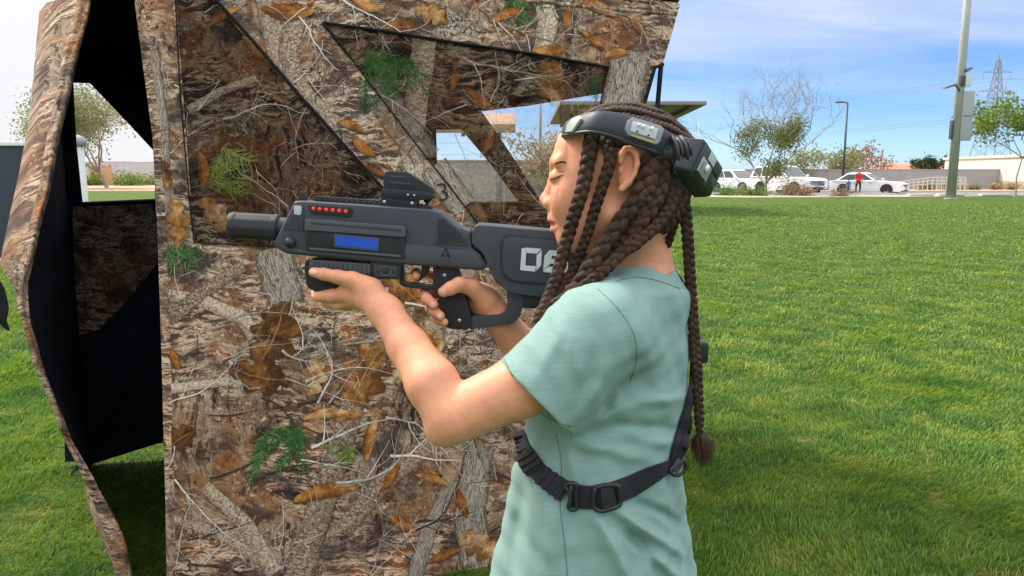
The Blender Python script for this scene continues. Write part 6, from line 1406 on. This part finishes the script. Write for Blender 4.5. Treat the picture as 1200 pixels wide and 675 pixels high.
    pr('trigger', smooth_poly([(494, 311), (504, 312), (502.5, 319), (496, 326), (490.5, 330.5), (489, 328.5), (494, 320)], 2), -.004, .004, G_dark, None, .0012)
    # control pad housing
    pd = pr('control_pad', smooth_poly([(434, 306.5), (469.5, 309.2), (468.5, 327.6), (436, 327)], 2), -.0230, .0230, G_dark, None, .0020); pr('pad_plate', smooth_poly([(438.5, 309.5), (465.5, 311.8), (464.8, 325.2), (438.8, 324.4)], 2), -.0242, -.02, G_body, pd, .0008)
    c0 = at(452, 317.6, YM-.0243); ring = [c0+Vector((math.cos(a)*.0085, -.0006, math.sin(a)*.0070)) for a in np.linspace(0, 6.283, 29)]; MB().tube(ring, .0009, 6).build('pad_ring', G_light, pd, True); disc_on(452, 317.6, 3.0, .0012, G_dark, pd, 'pad_button', YM-.0243)
    for dx, dy in ((-9, 0), (9, .6), (0, -6), (0, 6)): disc_on(452+dx, 317.6+dy, 1.7, .0008, G_dark, pd, 'pad_button', YM-.0243)
    # foregrip: ribbed upper block and rounded lower block
    fg = pr('foregrip', smooth_poly([(357, 305), (434, 309), (434, 322), (428, 334), (410, 340), (368, 342), (359, 336), (357, 318)], 5), -.0215, .0215, G_grip, None, .0065, seg=4)
    rb = pr('grip_shell', smooth_poly([(363, 304.4), (434, 309.2), (434, 322), (362, 317.2)], 2), -.0235, .0235, G_light, fg, .0020)
    for k in range(12): x = 367+k*5.6; y = 306.2+(x-363)*.068; pr('shell_groove', [(x, y), (x+2.4, y+.15), (x+2.2, y+10.4), (x-.2, y+10.2)], -.0243, -.02, G_body, rb, .0004)
build_gun()
# ================================================================ HEADSET
SET = thing('sensor_headset', 'black headband with clear light windows and a sensor box at the back of the head', 'headset', at(735, 160, YH))
M_band = gunmat('headband_rubber', (.032, .037, .050), .52, 300, .2); M_clear = NT('clear_lens')
M_clear.base((.36, .38, .39), .10, .6); M_clear.b.inputs['Transmission Weight'].default_value = .35; M_clear = M_clear.mat
M_setbox = gunmat('sensor_plastic', (.026, .027, .031), .45, 400, .15); M_chip = plain('dark_sensor_glass', (.022, .034, .032), .3); M_ledoff = plain('led_lens', (.75, .78, .82), .15, .7)
def build_headset():
    # closed elliptical band lying on the hair: traced near half, mirrored far half (a little lower: the head is tilted)
    hb = bvh_of(CAP, BODY, *[o for o in CAP.children if o.name.startswith('cornrow')])
    top = [(676, 136), (697, 130.5), (722, 131.5), (749, 138.5), (776, 149.5), (799, 164)]; bot = [(664.5, 158.5), (689, 154.5), (714, 158.5), (743, 169.5), (768, 178.5), (789, 190.5)]
    cx, rx, ry = 733, 70, .0835
    P = []
    def mid(i): return ((top[i][0]+bot[i][0])/2, (top[i][1]+bot[i][1])/2)
    c3 = at(733, 160, YH); Rx = px2m(68, YH)
    nearp = [];
    for i in range(6):
        mx, my = mid(i); t = max(-1, min(1, (mx-733)/68)); nearp.append(YH-.0900*math.sqrt(max(0, 1-abs(t)**3.2))-.004)
    rows = []
    N = 5
    T = [at(x, y, Y+.004) for (x, y), Y in zip(top, nearp)]; Bt = [at(x, y, Y) for (x, y), Y in zip(bot, nearp)]
    Fr = [at(664, 148, YH-.03), at(661, 150, YH), at(664, 153, YH+.03)]
    def farside(p): return Vector((p.x, 2*YH-p.y, p.z-.016*max(0, min(1, (YH-p.y)/.08))*1.4))
    frontT, frontB = at(666.5, 141, YH), at(658.5, 160, YH); backT, backB = at(806, 170, YH), at(796, 196, YH)
    loopT = spline([frontT]+T+[backT]+[farside(p) for p in T[::-1]]+[frontT], 96)[:-1]; loopB = spline([frontB]+Bt+[backB]+[farside(p) for p in Bt[::-1]]+[frontB], 96)[:-1]
    n = len(loopT); v, f = [], []
    cen = sum((loopT[i]+loopB[i] for i in range(n)), Vector())/(2*n)
    prof = [(0, 0), (.10, .0022), (.30, .0034), (.5, .0038), (.70, .0034), (.90, .0022), (1, 0), (1, -.004), (0, -.004)]
    for i in range(n):
        a, b = loopT[i], loopB[i]; o = ((a+b)/2-cen); ax = (b-a).normalized(); o = (o-ax*o.dot(ax)).normalized()
        for t, h in prof: v.append(a.lerp(b, t)+o*h)
    m = len(prof)
    for i in range(n):
        for j in range(m): f.append((i*m+j, i*m+(j+1) % m, ((i+1) % n)*m+(j+1) % m, ((i+1) % n)*m+j))
    band = MB().add(v, f).build('headband', M_band, SET, auto=True); bb = bvh_of(band)
    MB().tube([p for p in loopB]+[loopB[0]], .0028, 8).build('band_edge', M_setbox, band, True)
    def plate(name, px, h, mat, parent, depth=.004, bevel=.001):
        q = []; nn = Vector()
        for x, y in px: p, nrm = cast(bb, x, y, 0, 1.02); q.append(p); nn += nrm
        nn.normalize(); k = len(q); vv = [p+nn*h for p in q]+[p-nn*depth for p in q]; ff = [tuple(range(k)), tuple(range(k, 2*k))[::-1]]+[(i, (i+1) % k, k+(i+1) % k, k+i) for i in range(k)]
        return MB().add(vv, ff).build(name, mat, parent, bevel=bevel), nn
    w, nn = plate('light_window', [(731, 152), (734.5, 142), (739.5, 138.2), (772, 148), (776.5, 152), (771, 168), (767, 170.5), (735, 159.5)], .0050, M_clear, band)
    plate('lens_frame', [(740, 142), (769.5, 151.5), (766, 164), (737, 154.5)], .0056, plain('lens_grey', (.50, .52, .55), .25), w, .001, .0005)
    for x, y in ((747, 147.2), (752.5, 149.0), (762, 152.2), (758, 159.0), (745, 154.4)):
        p, n_ = cast(bb, x, y, .0062, 1.02); MB().tube([p, p+n_*.0012], .0023 if y < 154 else .0014, 12).build('led', M_ledoff if y < 154 else M_chip, w, True)
    plate('yellow_strip', [(739.5, 157.6), (764.5, 165.8), (763.9, 167.6), (738.9, 159.2)], .0056, plain('amber_strip', (.55, .42, .10), .4), w, .001, 0)
    plate('light_window', [(664.8, 156), (667.5, 146.5), (673.5, 139.5), (681.5, 136.5), (683.5, 140), (677, 148), (673, 155.5)], .0046, plain('green_clear_lens', (.36, .42, .36), .15, .6), band)
    # swivel rings
    a, b = at(785, 180, 1.030), at(806, 177, 1.034); ax = b-a
    for k, (t, r) in enumerate(((0.0, .0245), (.28, .0215), (.52, .0225), (.78, .019))): MB().tube([a+ax*t, a+ax*(t+.07), a+ax*(t+.17), a+ax*(t+.22)], [r*.9, r, r, r*.9], 28).build('swivel_ring', M_setbox, SET, True)
    MB().tube([a-ax*.3, a+ax*1.3], .012, 20).build('swivel_core', M_setbox, SET, True)
    MB().tube([at(768, 172, 1.032), at(784, 181, 1.036), at(792, 196, 1.05)], [.013, .017, .012], 16).build('swivel_arm', M_band, SET, True)
    # sensor box
    O = at(826.5, 162, 1.030); e2 = at(808.5, 201, 1.010)-O; e3 = at(848.5, 197.5, 1.100)-O; e1 = at(801, 159.5, 1.022)-O; e1b = at(788, 196, 1.003)-at(808.5, 201, 1.010)
    pts = [O, O+e3, O+e3+e2*.93, O+e2, O+e1, O+e1+e3, O+e1*.8+e3+e2, O+e2+e1b]
    bx = MB().hexa(pts).build('sensor_box', M_setbox, SET, bevel=.0045, seg=3)
    nrm = e3.cross(e2).normalized(); nrm = nrm if nrm.dot(e1) < 0 else -nrm
    F_ = lambda s, t, h: O+e3*s+e2*.965*t+nrm*h
    def face(name, s0, s1, t0, t1, h, mat, parent, d=.003, bev=.001): 
        c = [F_(s0, t0, h), F_(s1, t0, h), F_(s1, t1, h), F_(s0, t1, h)]; c2 = [p-nrm*d for p in c]; return MB().hexa([c2[0], c2[1], c2[2], c2[3], c[0], c[1], c[2], c[3]]).build(name, mat, parent, bevel=bev)
    fp = face('face_plate', .07, .93, .06, .94, .0016, M_chip, bx); face('label', .30, .58, .08, .36, .0032, plain('grey_label', (.5, .52, .52), .5), fp, .001, .0003)
    w2 = face('sensor_window', .12, .52, .44, .88, .0048, M_clear, fp, .003); MB().tube([F_(.33, .62, .0050), F_(.33, .62, .0075)], .0055, 18).build('led', M_ledoff, w2, True)
    face('bezel', .62, .88, .12, .44, .0030, M_setbox, fp); face('bezel', .62, .88, .54, .88, .0030, M_setbox, fp); face('slot', .67, .83, .60, .82, .0042, M_chip, fp, .001, .0004)
    bt = pts[3]; MB().hexa([bt+Vector((-.020, .01, -.004)), bt+e3*.9+Vector((-.020, 0, -.002)), bt+e3*.9+Vector((-.004, 0, .004)), bt+Vector((-.002, .01, 0)), bt+Vector((-.024, .01, .030)), bt+e3*.9+Vector((-.03, 0, .030)), bt+e3*.9+Vector((0, 0, .03)), bt+Vector((0, .01, .03))]).build('battery_door', M_setbox, SET, bevel=.003)
build_headset()
# ================================================================ CHEST HARNESS
M_web = NT('black_webbing'); M_web.base(M_web.ramp(M_web.noise(M_web.coord('Object', (900, 900, 900)), 1, 2), [(.3, (.010, .010, .013)), (.7, (.028, .028, .034))]), .75, .3); M_web.bump(M_web.noise(M_web.coord('Object', (700, 700, 700)), 1, 2), .4, .001); M_web = M_web.mat
HAR = thing('chest_harness', 'black buckled strap harness worn round the ribs over the teal shirt', 'harness', at(700, 560, 1.0))
def build_harness():
    def ribbon(name, px, ws, off, parent=HAR, mat=None, th=.0020, Ydef=None, sub=6):
        C = spline([(x, y, w) for (x, y), w in zip(px, ws)], sub*len(px)); top, bot, v, f = [], [], [], []
        for i, c in enumerate(C):
            a, b = C[max(i-1, 0)], C[min(i+1, len(C)-1)]; dx, dy = b.x-a.x, b.y-a.y; l = math.hypot(dx, dy) or 1; nx, ny = -dy/l, dx/l; row = []; ns = Vector()
            for s in (-1, -.5, 0, .5, 1):
                p, n = cast(SHIRT_BVH, c.x+nx*c.z*s, c.y+ny*c.z*s, off)
                if p is None or p.y > 1.17: p = None
                row.append(p); ns += n
            ok = [p for p in row if p is not None]
            if not ok: continue
            yv = sum(p.y for p in ok)/len(ok)
            row = [p if p is not None else at(c.x+nx*c.z*s, c.y+ny*c.z*s, yv) for p, s in zip(row, (-1, -.5, 0, .5, 1))]
            my = min(p.y for p in row); lin = [row[0].lerp(row[4], k/4) for k in range(5)]; ns.normalize()
            row = [Vector(((p.x+q.x)/2, min(p.y, q.y), (p.z+q.z)/2)) for p, q in zip(row, lin)]
            v += [p+ns*th for p in row]+[p-ns*.001 for p in row[::-1]]
        m = 10; n = len(v)//m
        for i in range(n-1):
            for j in range(m): f.append((i*m+j, i*m+(j+1) % m, (i+1)*m+(j+1) % m, (i+1)*m+j))
        f += [tuple(range(m)), tuple(range((n-1)*m, n*m))[::-1]]
        return MB().add(v, f).build(name, mat or M_web, parent, auto=True)
    ribbon('front_strap', [(604, 482), (607, 500), (612, 518), (620, 536), (632, 552), (648, 566), (664, 576)], [8, 8, 8, 9, 10, 11.5, 13], .0022)
    kn = ribbon('strap_keeper', [(617, 528), (622, 541), (630, 551)], [9, 10.5, 11], .0036)
    for k in range(3): ribbon('elastic_loop', [(618+k*4, 533+k*5.5), (620.5+k*4, 537+k*5.5)], [11, 11], .0058, kn, sub=3)
    for k in range(4): ribbon('stitched_fold', [(637+k*7, 557+k*5.2), (639.5+k*7, 559+k*5.2)], [11.5+k*.6, 11.5+k*.6], .0040, sub=3)
    ribbon('side_strap', [(670, 579), (684, 582), (700, 582), (716, 578), (738, 569), (760, 557), (778, 548), (790, 542)], [13.5, 13.5, 13.5, 13, 12, 10, 7, 6], .0026)
    ribbon('back_strap', [(787, 546), (790, 530), (795, 512), (801, 494), (806, 474), (809, 450), (810, 420), (809, 390)], [5, 5, 5.5, 6, 5, 4, 3.5, 3], .0030)
    ribbon('back_strap', [(788, 540), (797, 522), (804, 505), (808, 488), (811, 466), (812, 440)], [4, 5, 5, 3.5, 3, 3], .0048)
    def loop(name, px, r, off):
        P = []
        for x, y in px: p, n = cast(SHIRT_BVH, x, y, off); P.append(p)
        my = min(p.y for p in P); P = [Vector((p.x, (p.y+my)/2, p.z)) for p in P]; Q = spline(P+[P[0]], 48); return MB().tube(Q, r, 8).build(name, G_dark, HAR, True)
    loop('buckle_ring', [(664.5, 566), (671, 563.5), (676, 566.5), (675.5, 580), (676, 593), (671, 596), (666, 592), (669.5, 580)], .0030, .0070)
    loop('slider_buckle', [(697.5, 570), (708, 567), (719, 566.5), (722, 571), (722.5, 588), (719, 594), (706, 596.5), (699.5, 594), (697, 586)], .0034, .0075)
    ribbon('slider_bar', [(704, 582), (717, 580.5)], [11.5, 11.5], .0085, sub=4)
    loop('slider_buckle', [(779, 550), (786, 540), (793, 533.5), (794.5, 541), (789, 549), (782, 554)], .0026, .0070); ribbon('slider_bar', [(783, 549), (792, 538)], [4, 4], .0080, mat=G_light, sub=4)
    # small clip at the middle of the back and the strap showing at the collar
    p = at(820, 411, 1.10); MB().box((p.x-.010, p.y-.016, p.z-.016), (p.x+.010, p.y+.016, p.z+.016)).build('back_clip', G_dark, HAR, bevel=.006, seg=3)
    MB().hexa([at(786, 312, 1.115), at(793, 318, 1.115), at(803, 332, 1.12), at(798, 330, 1.115), at(786, 312, 1.145), at(793, 318, 1.145), at(804, 332, 1.15), at(798, 330, 1.145)]).build('collar_strap', M_web, HAR, bevel=.001)
    MB().tube([at(801, 333, 1.135), at(812, 370, 1.14), at(819, 405, 1.13), at(820, 440, 1.125), at(812, 470, 1.10)], .0045, 8).build('back_strap', M_web, HAR, True)
build_harness()
